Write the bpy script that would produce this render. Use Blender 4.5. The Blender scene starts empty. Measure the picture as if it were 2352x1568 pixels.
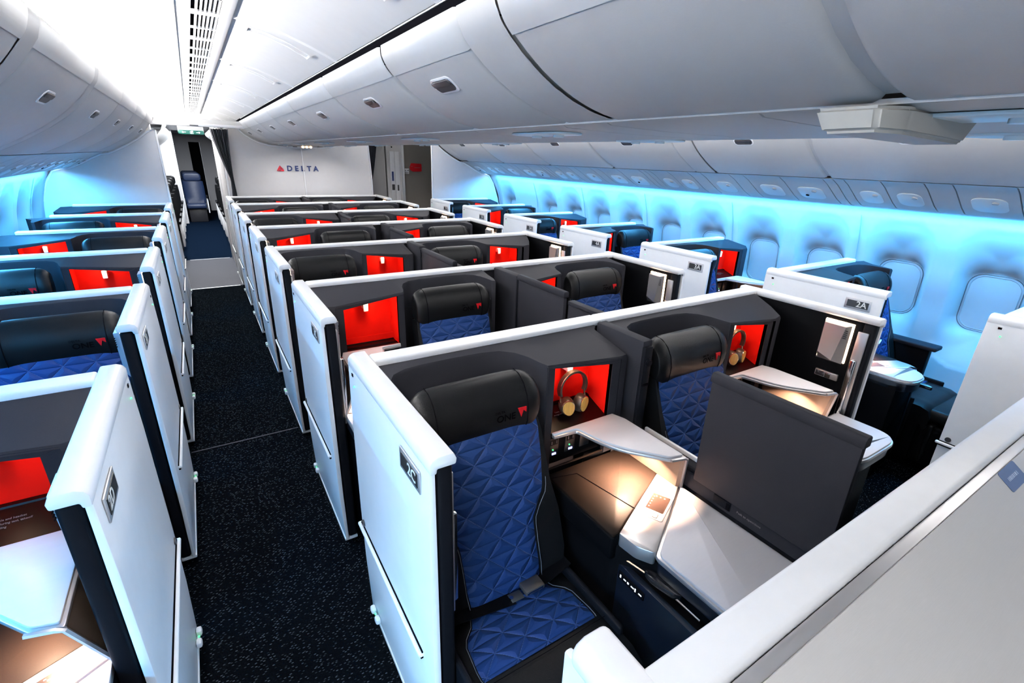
import bpy, bmesh, math, random
from mathutils import Vector, Matrix
random.seed(7)
S = bpy.context.scene
COL = S.collection
R = math.radians

# ------------------------------------------------------------------ camera
F_PX, YAW, PITCH, ROLL = 1104.3, 0.5701, 0.3629, 0.0320
cy, sy, cp, sp = math.cos(YAW), math.sin(YAW), math.cos(PITCH), math.sin(PITCH)
fw = Vector((sy*cp, cy*cp, -sp)); rt = Vector((cy, -sy, 0)); up = rt.cross(fw)
rt2 = rt*math.cos(ROLL) + up*math.sin(ROLL); up2 = -rt*math.sin(ROLL) + up*math.cos(ROLL)
cd = bpy.data.cameras.new('camera'); cam = bpy.data.objects.new('camera', cd); COL.objects.link(cam)
M3 = Matrix((rt2, up2, -fw)).transposed()
cam.matrix_world = Matrix.Translation((0, 0, 1.80)) @ M3.to_4x4()
cd.sensor_width = 36; cd.lens = F_PX/2352*36; cd.clip_start = 0.02; cd.clip_end = 100
S.camera = cam

# ------------------------------------------------------------------ world, exposure
w = bpy.data.worlds.new('world'); S.world = w; w.use_nodes = True
w.node_tree.nodes['Background'].inputs[0].default_value = (0.80, 0.88, 1.0, 1)
w.node_tree.nodes['Background'].inputs[1].default_value = 0.12
S.view_settings.view_transform = 'Standard'; S.view_settings.look = 'None'
S.view_settings.exposure = 2.04; S.view_settings.gamma = 1.0; S.view_settings.use_curve_mapping = False
S.cycles.max_bounces = 4; S.cycles.diffuse_bounces = 3; S.cycles.glossy_bounces = 2
S.cycles.transmission_bounces = 3; S.cycles.caustics_reflective = False; S.cycles.caustics_refractive = False
S.cycles.sample_clamp_indirect = 4.0

def area(name, loc, size, rot, power, color, spread=180, cam_vis=False):
    l = bpy.data.lights.new(name, 'AREA'); l.shape = 'RECTANGLE'; l.size = size[0]; l.size_y = size[1]
    l.energy = power; l.color = color; l.spread = R(spread)
    o = bpy.data.objects.new(name, l); COL.objects.link(o); o.location = loc; o.rotation_euler = rot
    return o
WHITE = (1.0, 0.97, 0.93); BLUE = (0.06, 0.45, 1.0); WARM = (1.0, 0.64, 0.44)
# ceiling wash: lamps tucked behind the top rims of the bins, shining up on the aisle ceilings
area('cove_lamp_left_aisle', (-0.27, 5.1, 2.135), (0.05, 11.6), (0, R(180+3), 0), 118, WHITE)
area('cove_lamp_right_aisle', (3.12, 3.6, 2.15), (0.05, 8.4), (0, R(180-28), 0), 28, WHITE)
area('cove_lamp_right_aisle_left', (2.28, 3.6, 2.15), (0.05, 8.4), (0, R(180+30), 0), 28, WHITE)
# soft fill lamp added behind the camera, where the forward cabin is unbuilt
area('forward_fill_lamp', (0.6, -1.6, 2.15), (1.8, 1.4), (R(38), 0, 0), 5, (1.0, 0.98, 0.96))
# blue mood lights in the window coves
area('window_cove_lamp_right', (4.115, 3.15, 1.535), (0.035, 8.1), (0, R(-10), 0), 72, BLUE)
area('window_cove_lamp_left', (2.88-4.115, 3.15, 1.535), (0.035, 8.1), (0, R(10), 0), 84, BLUE)
area('forward_left_fill_lamp', (-1.15, -0.7, 0.85), (0.7, 1.1), (0, R(-80), R(34)), 3.6, (0.50, 0.76, 1.0), 80)  # added bluish fill aimed at the lower aisle panels, outside any cove
# rear cabins
area('galley_lamp', (0.05, 9.9, 2.26), (0.3, 0.9), (0, 0, 0), 12, WHITE)
area('aft_cabin_lamp', (0.0, 12.5, 2.18), (0.6, 4.5), (0, 0, 0), 60, (0.9, 0.95, 1.0))
area('right_door_lamp', (2.9, 9.2, 2.15), (0.6, 1.0), (0, 0, 0), 9, WHITE)
area('aft_window_cove_lamp_right', (4.0, 12.0, 1.535), (0.04, 5), (0, R(-28), 0), 16, BLUE)

# ------------------------------------------------------------------ materials
def mat(name, col, rough=0.5, metal=0.0, emis=None, estr=0.0, bump=0.0, bscale=200, var=0.0, vscale=20, stretch=None, coat=0.0, spec=0.5):
    m = bpy.data.materials.new(name); m.use_nodes = True
    nt = m.node_tree; b = nt.nodes['Principled BSDF']
    b.inputs['Base Color'].default_value = (*col, 1); b.inputs['Roughness'].default_value = rough
    b.inputs['Metallic'].default_value = metal; b.inputs['Specular IOR Level'].default_value = spec
    if coat: b.inputs['Coat Weight'].default_value = coat; b.inputs['Coat Roughness'].default_value = 0.15
    if emis: b.inputs['Emission Color'].default_value = (*emis, 1); b.inputs['Emission Strength'].default_value = estr
    tc = nt.nodes.new('ShaderNodeTexCoord'); mp = nt.nodes.new('ShaderNodeMapping')
    nt.links.new(tc.outputs['Object'], mp.inputs['Vector'])
    if stretch: mp.inputs['Scale'].default_value = stretch
    if bump:
        n = nt.nodes.new('ShaderNodeTexNoise'); n.inputs['Scale'].default_value = bscale; n.inputs['Detail'].default_value = 2
        nt.links.new(mp.outputs[0], n.inputs['Vector'])
        bp = nt.nodes.new('ShaderNodeBump'); bp.inputs['Strength'].default_value = bump; bp.inputs['Distance'].default_value = 0.002
        nt.links.new(n.outputs['Fac'], bp.inputs['Height']); nt.links.new(bp.outputs[0], b.inputs['Normal'])
    n2 = nt.nodes.new('ShaderNodeTexNoise'); n2.inputs['Scale'].default_value = vscale
    nt.links.new(mp.outputs[0], n2.inputs['Vector'])
    mx = nt.nodes.new('ShaderNodeMix'); mx.data_type = 'RGBA'
    v = var or 0.03
    mx.inputs['A'].default_value = (*[c*(1-v) for c in col], 1); mx.inputs['B'].default_value = (*[min(1, c*(1+v)) for c in col], 1)
    nt.links.new(n2.outputs['Fac'], mx.inputs['Factor']); nt.links.new(mx.outputs['Result'], b.inputs['Base Color'])
    return m
MT = {}
MT['white'] = mat('white_shell', (0.90, 0.91, 0.93), 0.32, bump=0.05, bscale=300)
MT['cap'] = mat('white_cap', (0.92, 0.92, 0.93), 0.30, bump=0.03, bscale=300)
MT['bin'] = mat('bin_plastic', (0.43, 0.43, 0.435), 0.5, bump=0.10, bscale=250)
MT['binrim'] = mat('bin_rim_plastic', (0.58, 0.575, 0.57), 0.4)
MT['ceil'] = mat('ceiling_panel', (0.66, 0.665, 0.68), 0.6)
MT['wall'] = mat('sidewall_panel', (0.25, 0.262, 0.275), 0.5, bump=0.05, bscale=300)
MT['shade'] = mat('window_shade', (0.15, 0.18, 0.195), 0.45)
MT['part'] = mat('partition_laminate', (0.56, 0.545, 0.55), 0.5, bump=0.05, bscale=350)
MT['trimw'] = mat('trim_white', (0.82, 0.82, 0.84), 0.35)
MT['beige'] = mat('door_surround', (0.16, 0.148, 0.13), 0.5, bump=0.05, bscale=400)
MT['dark'] = mat('charcoal_shell', (0.0170, 0.0173, 0.0215), 0.5, spec=0.03, bump=0.12, bscale=420)
MT['dark2'] = mat('black_liner', (0.0022, 0.0024, 0.0032), 0.5, spec=0.03, bump=0.1, bscale=420)
MT['post'] = mat('black_post', (0.005, 0.0055, 0.0075), 0.45, spec=0.05)
MT['leather'] = mat('black_leather', (0.0046, 0.0048, 0.0055), 0.36, spec=0.12, bump=0.25, bscale=500)
MT['seam'] = mat('seam_thread', (0.12, 0.13, 0.15), 0.6)
MT['red'] = mat('red_liner', (0.78, 0.010, 0.005), 0.7, spec=0.02, bump=0.1, bscale=500)
MT['maroon'] = mat('brown_gloss', (0.0025, 0.0010, 0.0008), 0.35, spec=0.2)
MT['redtag'] = mat('red_tag', (0.42, 0.008, 0.012), 0.5, spec=0.1)
MT['hook'] = mat('hook_white', (0.85, 0.80, 0.75), 0.4)
MT['boxgrey'] = mat('housing_grey', (0.27, 0.265, 0.25), 0.5)
MT['bronze2'] = mat('bronze_sheet', (0.13, 0.095, 0.075), 0.4, metal=0.3)
MT['bronze'] = mat('bronze_laminate', (0.0085, 0.0058, 0.0045), 0.48, metal=0.0, spec=0.06, bump=0.08, bscale=600)
MT['silver'] = mat('satin_silver', (0.62, 0.60, 0.60), 0.34, metal=0.75)
MT['table'] = mat('table_laminate', (0.62, 0.60, 0.62), 0.38, bump=0.05, bscale=300, stretch=(1, 8, 1))
MT['chrome'] = mat('chrome', (0.72, 0.73, 0.76), 0.16, metal=1.0)
MT['gun'] = mat('gunmetal', (0.16, 0.155, 0.15), 0.32, metal=0.8)
MT['navy'] = mat('navy_fascia', (0.004, 0.006, 0.012), 0.30, coat=0.3)
MT['glass'] = mat('screen_glass', (0.01, 0.01, 0.012), 0.08, coat=0.5)
MT['warmglow'] = mat('warm_lens', (1, 0.8, 0.6), 0.5, emis=(1.0, 0.62, 0.36), estr=6.5)
MT['icon'] = mat('lit_icon', (0.8, 0.9, 1), 0.5, emis=(0.8, 0.9, 1.0), estr=.5)
MT['green'] = mat('green_led', (0.1, 1, 0.3), 0.5, emis=(0.1, 1.0, 0.3), estr=.35)
MT['violet'] = mat('usb_glow', (0.3, 0.3, 1), 0.5, emis=(0.35, 0.38, 1.0), estr=.8)
MT['orange'] = mat('brown_touch_glass', (0.035, 0.022, 0.018), 0.18, coat=0.8)
MT['placard'] = mat('placard_black', (0.012, 0.014, 0.016), 0.3)
MT['ptext'] = mat('placard_text', (0.85, 0.85, 0.82), 0.5)
MT['dimtext'] = mat('printed_text', (0.12, 0.11, 0.11), 0.5)
MT['emboss'] = mat('embossed_text', (0.0018, 0.0018, 0.0022), 0.8, spec=0.0)
MT['gap'] = mat('gap_black', (0.003, 0.003, 0.004), 0.9, spec=0.0)
MT['latch'] = mat('latch_grey', (0.022, 0.022, 0.027), 0.4)
MT['wood'] = mat('bamboo_plate', (0.55, 0.28, 0.06), 0.38, var=0.35, vscale=12, stretch=(14, 1, 2))
MT['gold'] = mat('gold_trim', (0.75, 0.55, 0.35), 0.25, metal=1.0)
MT['brown'] = mat('headphone_brown', (0.055, 0.035, 0.025), 0.35, metal=0.3)
MT['brush'] = mat('brushed_laminate', (0.60, 0.585, 0.575), 0.42, bump=0.12, bscale=60, stretch=(1, 30, 30), var=0.04, vscale=30)
MT['sticker'] = mat('blue_sticker', (0.10, 0.14, 0.27), 0.4)
MT['stickert'] = mat('sticker_text', (0.42, 0.50, 0.66), 0.5)
MT['greensign'] = mat('exit_green', (0.0, 0.07, 0.055), 0.4, emis=(0.0, 0.12, 0.09), estr=0.03)
MT['signwhite'] = mat('exit_pictogram', (0.8, 0.9, 0.9), 0.4, emis=(0.8, 1.0, 0.95), estr=0.7)
MT['curtain'] = mat('navy_curtain', (0.004, 0.006, 0.013), 0.8, bump=0.3, bscale=300)
MT['blueleather'] = mat('blue_leather', (0.012, 0.025, 0.07), 0.42, bump=0.2, bscale=400)
MT['logoblue'] = mat('logo_navy', (0.015, 0.03, 0.13), 0.4)
MT['logored'] = mat('logo_red', (0.62, 0.02, 0.04), 0.4)
MT['logored2'] = mat('logo_dark_red', (0.33, 0.01, 0.03), 0.4)
MT['mat_grey'] = mat('ribbed_entry_mat', (0.020, 0.022, 0.032), 0.7, spec=0.2, bump=0.5, bscale=90, stretch=(3, 0.2, 1))
MT['steel'] = mat('steel_strip', (0.45, 0.46, 0.48), 0.35, metal=0.8)
MT['lens'] = mat('translucent_lens', (0.55, 0.62, 0.66), 0.3)
MT['coveglow'] = mat('cove_glow', (1, 1, 1), 0.5, emis=(0.72, 0.93, 1.0), estr=1.4)
MT['ceilglow'] = mat('ceiling_cove_lens', (1, 1, 1), 0.5, emis=(1.0, 0.98, 0.95), estr=3.0)

def nd(nt, op, a, b=None, c=None, clamp=False):
    n = nt.nodes.new('ShaderNodeMath'); n.operation = op; n.use_clamp = clamp
    for i, v in enumerate((a, b, c)):
        if v is None: continue
        if isinstance(v, (int, float)): n.inputs[i].default_value = v
        else: nt.links.new(v, n.inputs[i])
    return n.outputs[0]

def quilt_material():
    m = bpy.data.materials.new('blue_quilted_leather'); m.use_nodes = True; nt = m.node_tree
    b = nt.nodes['Principled BSDF']; b.inputs['Roughness'].default_value = 0.42; b.inputs['Specular IOR Level'].default_value = 0.06
    uv = nt.nodes.new('ShaderNodeUVMap'); uv.uv_map = 'UVMap'
    sx = nt.nodes.new('ShaderNodeSeparateXYZ'); nt.links.new(uv.outputs[0], sx.inputs[0])
    a = nd(nt, 'DIVIDE', sx.outputs[0], 0.105); h = nd(nt, 'DIVIDE', sx.outputs[1], 0.052)
    hh = nd(nt, 'MULTIPLY', h, 0.5)
    def tri(x):  # distance to nearest integer 0..0.5
        f = nd(nt, 'FRACT', nd(nt, 'ADD', x, 100.0)); return nd(nt, 'SUBTRACT', 0.5, nd(nt, 'ABSOLUTE', nd(nt, 'SUBTRACT', f, 0.5)))
    d1 = tri(nd(nt, 'ADD', a, hh)); d2 = tri(nd(nt, 'SUBTRACT', a, hh)); d3 = nd(nt, 'MULTIPLY', tri(h), 0.55)
    dd = nd(nt, 'MINIMUM', nd(nt, 'MULTIPLY', d1, 0.95), nd(nt, 'MULTIPLY', d2, 0.95)); dm = nd(nt, 'MINIMUM', dd, nd(nt, 'ADD', d3, 0.0))
    pil = nd(nt, 'POWER', nd(nt, 'MULTIPLY', dm, 5.0, clamp=True), 0.55)
    bp = nt.nodes.new('ShaderNodeBump'); bp.inputs['Strength'].default_value = 0.9; bp.inputs['Distance'].default_value = 0.0085
    nt.links.new(pil, bp.inputs['Height']); nt.links.new(bp.outputs[0], b.inputs['Normal'])
    th = nd(nt, 'SUBTRACT', 1.0, nd(nt, 'MULTIPLY', dd, 55.0, clamp=True))
    dash = nd(nt, 'GREATER_THAN', nd(nt, 'FRACT', nd(nt, 'MULTIPLY', sx.outputs[1], 170.0)), 0.35)
    th = nd(nt, 'MULTIPLY', th, nd(nt, 'MULTIPLY_ADD', dash, 0.7, 0.3))
    mx = nt.nodes.new('ShaderNodeMix'); mx.data_type = 'RGBA'
    mx.inputs['A'].default_value = (0.010, 0.030, 0.112, 1); mx.inputs['B'].default_value = (0.07, 0.11, 0.24, 1)
    nt.links.new(th, mx.inputs['Factor']); nt.links.new(mx.outputs['Result'], b.inputs['Base Color'])
    return m
MT['quilt'] = quilt_material()

def carpet_material(name, base, fleck):
    m = bpy.data.materials.new(name); m.use_nodes = True; nt = m.node_tree
    b = nt.nodes['Principled BSDF']; b.inputs['Roughness'].default_value = 1.0; b.inputs['Specular IOR Level'].default_value = 0.0
    tc = nt.nodes.new('ShaderNodeTexCoord'); mp = nt.nodes.new('ShaderNodeMapping')
    mp.inputs['Rotation'].default_value = (0, 0, R(25)); mp.inputs['Scale'].default_value = (62, 150, 1)
    nt.links.new(tc.outputs['Object'], mp.inputs['Vector'])
    v = nt.nodes.new('ShaderNodeTexVoronoi'); v.voronoi_dimensions = '2D'; v.inputs['Scale'].default_value = 1.0
    nt.links.new(mp.outputs[0], v.inputs['Vector'])
    sc = nt.nodes.new('ShaderNodeSeparateColor'); nt.links.new(v.outputs['Color'], sc.inputs[0])
    dot = nd(nt, 'LESS_THAN', v.outputs['Distance'], 0.26); pick = nd(nt, 'GREATER_THAN', sc.outputs[0], 0.62)
    k = nd(nt, 'MULTIPLY', nd(nt, 'MULTIPLY', dot, pick), sc.outputs[1])
    mx = nt.nodes.new('ShaderNodeMix'); mx.data_type = 'RGBA'
    mx.inputs['A'].default_value = (*base, 1); mx.inputs['B'].default_value = (*fleck, 1)
    nt.links.new(k, mx.inputs['Factor']); nt.links.new(mx.outputs['Result'], b.inputs['Base Color'])
    n = nt.nodes.new('ShaderNodeTexNoise'); n.inputs['Scale'].default_value = 500
    bp = nt.nodes.new('ShaderNodeBump'); bp.inputs['Strength'].default_value = 0.5; bp.inputs['Distance'].default_value = 0.003
    nt.links.new(n.outputs['Fac'], bp.inputs['Height']); nt.links.new(bp.outputs[0], b.inputs['Normal'])
    return m
MT['carpet'] = carpet_material('flecked_carpet', (0.0019, 0.0028, 0.0040), (0.040, 0.053, 0.066))
MT['carpet2'] = carpet_material('navy_carpet', (0.003, 0.007, 0.016), (0.007, 0.014, 0.026))

# ------------------------------------------------------------------ mesh helpers
class MB:
    """collects shapes; coordinates are (x, d, z) where d runs towards the front of the cabin when flip is set"""
    def __init__(s): s.bm = bmesh.new(); s.mats = []; s.uv = s.bm.loops.layers.uv.new('UVMap')
    def mi(s, m):
        if m not in s.mats: s.mats.append(m)
        return s.mats.index(m)
    def merge(s, t, m, uvf=None, flat=False):
        i = s.mi(m); mp = {}
        for v in t.verts: mp[v] = s.bm.verts.new(v.co)
        for f in t.faces:
            try: nf = s.bm.faces.new([mp[v] for v in f.verts])
            except ValueError: continue
            nf.material_index = i; nf.smooth = not (flat and (len(f.verts) > 4 or min(e.calc_length() for e in f.edges) > 0.012))
            if uvf:
                for l in nf.loops: l[s.uv].uv = uvf(l.vert.co)
        t.free()
    def box(s, x0, x1, y0, y1, z0, z1, m, b=0.0, seg=2, rot=None, piv=None):
        t = bmesh.new(); bmesh.ops.create_cube(t, size=1)
        for v in t.verts:
            v.co = Vector((x0+(v.co.x+.5)*(x1-x0), y0+(v.co.y+.5)*(y1-y0), z0+(v.co.z+.5)*(z1-z0)))
        if b:
            b = min(b, 0.49*min(abs(x1-x0), abs(y1-y0), abs(z1-z0)))
            bmesh.ops.bevel(t, geom=t.edges[:], offset=b, segments=seg, profile=0.5, affect='EDGES')
        if rot:
            p = Vector(piv) if piv else Vector(((x0+x1)/2, (y0+y1)/2, (z0+z1)/2))
            bmesh.ops.rotate(t, verts=t.verts, cent=p, matrix=rot)
        s.merge(t, m, flat=True)
    def prism(s, poly, axis, a0, a1, m, b=0.0, seg=2, mat4=None):
        """poly: 2D points in the two other axes (x,y,z order); extruded along axis from a0 to a1"""
        t = bmesh.new()
        def P(p, a):
            return Vector({'x': (a, p[0], p[1]), 'y': (p[0], a, p[1]), 'z': (p[0], p[1], a)}[axis])
        lo = [t.verts.new(P(p, a0)) for p in poly]; hi = [t.verts.new(P(p, a1)) for p in poly]
        n = len(poly)
        t.faces.new(lo[::-1]); t.faces.new(hi)
        for i in range(n): t.faces.new([lo[i], lo[(i+1) % n], hi[(i+1) % n], hi[i]])
        bmesh.ops.recalc_face_normals(t, faces=t.faces)
        if b:
            es = [e for e in t.edges if len(e.link_faces) == 2 and e.calc_face_angle(0) > 0.6]
            bmesh.ops.bevel(t, geom=es, offset=b, segments=seg, profile=0.5, affect='EDGES')
        if mat4: bmesh.ops.transform(t, matrix=mat4, verts=t.verts)
        s.merge(t, m, flat=True)
    def loft(s, rings, m, closed=True, caps=True, uvf=None):
        t = bmesh.new(); vr = [[t.verts.new(p) for p in r] for r in rings]; n = len(rings[0])
        for a, b in zip(vr[:-1], vr[1:]):
            for i in range(n if closed else n-1):
                try: t.faces.new([a[i], a[(i+1) % n], b[(i+1) % n], b[i]])
                except ValueError: pass
        if caps and closed:
            t.faces.new(vr[0][::-1]); t.faces.new(vr[-1])
        s.merge(t, m, uvf)
    def tube(s, path, r, m, n=8, closed=False):
        path = [Vector(p) for p in path]; rings = []
        for i, p in enumerate(path):
            if closed: d = path[(i+1) % len(path)]-path[i-1]
            else: d = path[min(i+1, len(path)-1)]-path[max(i-1, 0)]
            d.normalize(); a = d.orthogonal().normalized() if i == 0 else (a-d*a.dot(d)).normalized()
            b = d.cross(a); rr = r[i] if isinstance(r, (list, tuple)) else r
            rings.append([p+(a*math.cos(2*math.pi*k/n)+b*math.sin(2*math.pi*k/n))*rr for k in range(n)])
        if closed: rings.append(rings[0]); s.loft(rings, m, caps=False)
        else: s.loft(rings, m)
    def cyl(s, c, axis, r, h, m, n=20, r2=None, b=0.0):
        t = bmesh.new(); bmesh.ops.create_cone(t, cap_ends=True, segments=n, radius1=r, radius2=r if r2 is None else r2, depth=h)
        if b: bmesh.ops.bevel(t, geom=[e for e in t.edges if e.calc_face_angle(0) > 0.9], offset=b, segments=2, affect='EDGES')
        q = Vector((0, 0, 1)).rotation_difference(Vector(axis)).to_matrix().to_4x4()
        bmesh.ops.transform(t, matrix=Matrix.Translation(c) @ q, verts=t.verts); s.merge(t, m)
    def text(s, body, size, m, mat4, ext=0.0006, align='CENTER', bold=0.0):
        c = bpy.data.curves.new('t', 'FONT'); c.body = body; c.size = size; c.extrude = ext; c.align_x = align; c.align_y = 'CENTER'
        c.resolution_u = 3; c.offset = bold
        o = bpy.data.objects.new('t', c); COL.objects.link(o)
        me = bpy.data.meshes.new_from_object(o); bpy.data.objects.remove(o); bpy.data.curves.remove(c)
        t = bmesh.new(); t.from_mesh(me); bpy.data.meshes.remove(me)
        bmesh.ops.transform(t, matrix=mat4, verts=t.verts); s.merge(t, m)
    def build(s, name, parent=None, off=(0, 0, 0), flip=False, mirror=None, angle=38, loc=None):
        bm = s.bm
        for v in bm.verts:
            x, y, z = v.co
            if mirror is not None: x = mirror-x
            if flip: y = -y
            v.co = Vector((x, y, z))-Vector(off)
        if bm.faces: bmesh.ops.recalc_face_normals(bm, faces=bm.faces)
        me = bpy.data.meshes.new(name); bm.to_mesh(me); bm.free()
        for k in s.mats: me.materials.append(MT[k])
        me.set_sharp_from_angle(angle=R(angle))
        o = bpy.data.objects.new(name, me); COL.objects.link(o)
        if parent: o.parent = parent
        if loc is not None: o.location = loc
        return o

def tag(o, label=None, cat=None, group=None, kind=None):
    if label: o['label'] = label
    if cat: o['category'] = cat
    if group: o['group'] = group
    if kind: o['kind'] = kind
    return o
def empty(name, loc, label=None, cat=None, group=None):
    o = bpy.data.objects.new(name, None); COL.objects.link(o); o.location = loc; o.empty_display_size = 0.1
    return tag(o, label, cat, group)
def copy_tree(o, parent=None):
    c = o.copy(); COL.objects.link(c)
    if parent: c.parent = parent
    for ch in list(KIDS(o)): copy_tree(ch, c)
    return c
def KIDS(o): return [x for x in bpy.data.objects if x.parent == o]
def struct(o): o['kind'] = 'structure'; return o
def rrect(w, h, r, n=5, cx=0, cz=0):
    out = []
    for (sx, sz, a0) in ((1, 1, 0), (-1, 1, 90), (-1, -1, 180), (1, -1, 270)):
        for i in range(n+1):
            a = R(a0+90*i/n); out.append((cx+sx*(w/2-r)+r*math.cos(a), cz+sz*(h/2-r)+r*math.sin(a)))
    return out
def round_poly(pts, radii, n=5):
    out = []; L = len(pts)
    for i in range(L):
        p = Vector(pts[i]); a = Vector(pts[i-1]); b = Vector(pts[(i+1) % L]); r = radii[i] if isinstance(radii, (list, tuple)) else radii
        if r <= 0: out.append(tuple(p)); continue
        u = (a-p); v = (b-p); r = min(r, 0.48*u.length, 0.48*v.length); u.normalize(); v.normalize()
        p0 = p+u*r; p1 = p+v*r
        for k in range(n+1):
            t = k/n; q = p0*(1-t)**2+p*2*t*(1-t)+p1*t*t; out.append(tuple(q))
    return out
# ------------------------------------------------------------------ suites
PITCH_M = 1.118
ROW0 = {'C': 1.50, 'B': 1.50, 'A': 1.72, 'D': 1.74}
PX = {'C': (0.335, 1), 'B': (2.545, -1), 'A': (3.10, 1), 'D': (-0.275, -1)}       # aisle face of the side panel, inward sign
SHIFT = {('C', 'E'): 0.0, ('C', 'O'): 0.0, ('B', 'E'): 1.01, ('B', 'O'): 1.02, ('A', 'E'): 2.768, ('A', 'O'): 2.75, ('D', 'E'): -1.65, ('D', 'O'): -1.667}
SPAN = {('C', 'E'): (0.395, 1.36), ('C', 'O'): (0.395, 1.50), ('B', 'E'): (1.36, 2.485), ('B', 'O'): (1.50, 2.485),
        ('A', 'E'): (3.16, 4.08), ('A', 'O'): (3.16, 4.08), ('D', 'E'): (-1.20, -0.335), ('D', 'O'): (-1.20, -0.335)}
PLACE = {'C': 'on the left side of the centre block', 'B': 'on the right side of the centre block',
         'A': 'along the right-hand window wall', 'D': 'along the left-hand window wall'}
SHORT = {'C': 'in the centre-left line', 'B': 'in the centre-right line', 'A': 'in the right window line', 'D': 'in the left window line'}
ORD = ['first', 'second', 'third', 'fourth', 'fifth', 'sixth', 'seventh']

def layout(col, k):
    even = (k % 2 == 0)
    if col == 'A': even = not even
    return 'E' if even else 'O'

def MX(col, lay):
    """module coordinate m -> world x"""
    sh = SHIFT[(col, lay)]
    return (lambda m: m+sh) if lay == 'E' else (lambda m: 1.73-m+sh)

ALC = [(0.385, .285), (0.393, .235), (0.405, .185), (0.43, .145), (0.475, .122), (0.54, .114), (0.65, .112), (0.76, .116), (0.825, .130), (0.868, .165), (0.892, .215), (0.905, .27), (0.918, .300)]

def shell(col, lay):
    """the fixed furniture shell of one suite: rear wall, top ledge, sill with alcove, storage niche, aisle panel"""
    X = MX(col, lay); xa, xb = SPAN[(col, lay)]
    px, sg = PX[col]; off = (px, 0, 0)
    root = empty('suite_shell', (px, 0, 0))
    win = col in 'AD'
    # rear wall
    m = MB(); m.box(xa-0.02, xb, 0.0, 0.055, 0.03, 1.155, 'dark', 0.004)
    m.build('rear_wall', root, off, True)
    # ledge on top
    m = MB(); le = xb+(0.0 if not win else 0.0)
    m.box(xa, xb, 0.0, 0.070, 1.150, 1.180, 'cap', 0.009, 3)
    m.build('top_ledge', root, off, True)
    # sill surface with the alcove cut out of it, and vertical skirts
    pts = [(X(a), d) for a, d in ALC]
    endm = 1.30
    cabfar = [(X(1.262), .300), (X(1.305), .288)]
    if (col, lay) in (('B', 'E'),): cabfar = [(X(1.28), .300), (X(1.345), .285), (X(1.40), .20), (X(1.455), .075)]
    elif (col, lay) == ('C', 'O'): cabfar = [(X(1.262), .300), (X(1.312), .285), (X(1.325), .20), (X(1.335), .075)]
    elif col == 'A' and lay == 'E': cabfar = [(X(1.262), .300), (X(1.35), .285), (X(1.40), .24), (X(1.36), .075)]
    elif col == 'D' and lay == 'O': cabfar = [(X(1.262), .300), (X(1.35), .285), (X(1.40), .24), (X(1.36), .075)]
    elif win: cabfar = [(X(1.262), .300), (X(1.308), .285), (X(1.32), .20), (X(1.325), .075)]
    else: cabfar = [(X(1.262), .300), (X(1.30), .292), (X(1.295), .25), (X(1.27), .19), (X(1.265), .14), (X(1.30), .10), (X(1.325), .075)]
    pre = [(X(0.33 if not (col == 'A' and lay == 'O' or col == 'D' and lay == 'E') else 0.29), .075), (X(0.345), .16), (X(0.355), .25), (X(0.368), .295)]
    seq = pre+pts+cabfar
    def zz(x, d):
        mm = (x-SHIFT[(col, lay)]) if lay == 'E' else (1.73-x+SHIFT[(col, lay)])
        far = max(0.0, min(1.0, (mm-0.90)/0.40))
        return 1.158-(d-.07)/.23*(0.012+0.038*far)
    m = MB(); t = bmesh.new()
    lo, hi = (min(xa, xb)), max(xa, xb)
    def cl(x): return (max(x, lo) if col == 'A' else min(x, hi)) if win else min(max(x, lo), hi)
    rim = [Vector((cl(x), d, zz(x, d))) for x, d in seq]
    lip = [Vector((cl(x), d+0.006*(1 if d > .1 else 0), zz(x, d)-0.010)) for x, d in seq]
    back = [Vector((min(max(cl(x), lo), hi), .060, 1.160)) for x, d in seq]
    bot = [Vector((cl(x), d+0.006*(1 if d > .1 else 0), 0.42)) for x, d in seq]
    rows = [back, rim, lip]
    vr = [[t.verts.new(p) for p in r] for r in rows]
    for a, b in zip(vr[:-1], vr[1:]):
        for i in range(len(seq)-1):
            try: t.faces.new([a[i], a[i+1], b[i+1], b[i]])
            except ValueError: pass
    bv = [t.verts.new(p) for p in bot]; lv = vr[-1]
    nA = len(pre)+len(pts)-1
    for i in range(len(seq)-1):
        a, b = seq[i], seq[i+1]
        if i >= nA and i < nA+1: continue       # cabinet face: opening built below
        t.faces.new([lv[i], lv[i+1], bv[i+1], bv[i]])
    bmesh.ops.remove_doubles(t, verts=t.verts, dist=0.0002)
    m.merge(t, 'dark')
    m.build('sill_with_alcove', root, off, True, angle=32)
    # alcove inner liner (darker padded back)
    m = MB(); t = bmesh.new()
    al = [(X(a), d+0.004) for a, d in ALC[1:-2]]
    a1 = [t.verts.new((x, d, zz(x, d)-0.035)) for x, d in al]; b1 = [t.verts.new((x, d, 0.5)) for x, d in al]
    for i in range(len(al)-1): t.faces.new([a1[i], a1[i+1], b1[i+1], b1[i]])
    m.merge(t, 'dark2'); m.build('alcove_liner', root, off, True)
    # cabinet front frame + niche
    n0, n1 = 0.948, 1.222
    def fr(mb, q, mt, d0, d1): mb.prism([(X(a), z) for a, z in q], 'y', d0, d1, mt)
    zt = lambda a: 1.158-0.012-0.038*max(0, min(1, (a-0.9)/0.4))
    m = MB()
    m.prism([(X(.915), .42), (X(n0), .42), (X(n0), 1.128), (X(.915), zt(.915)-.006)], 'y', .285, .304, 'dark')
    m.prism([(X(n1), .70), (X(1.262), .70), (X(1.262), zt(1.262)-.006), (X(n1), 1.090)], 'y', .285, .304, 'dark')
    m.prism([(X(.915), zt(.915)-.004), (X(n0), 1.128), (X(n1), 1.090), (X(1.262), zt(1.262)-.004)], 'y', .285, .304, 'dark')
    m.build('cabinet_frame', root, off, True)
    m = MB()
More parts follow.
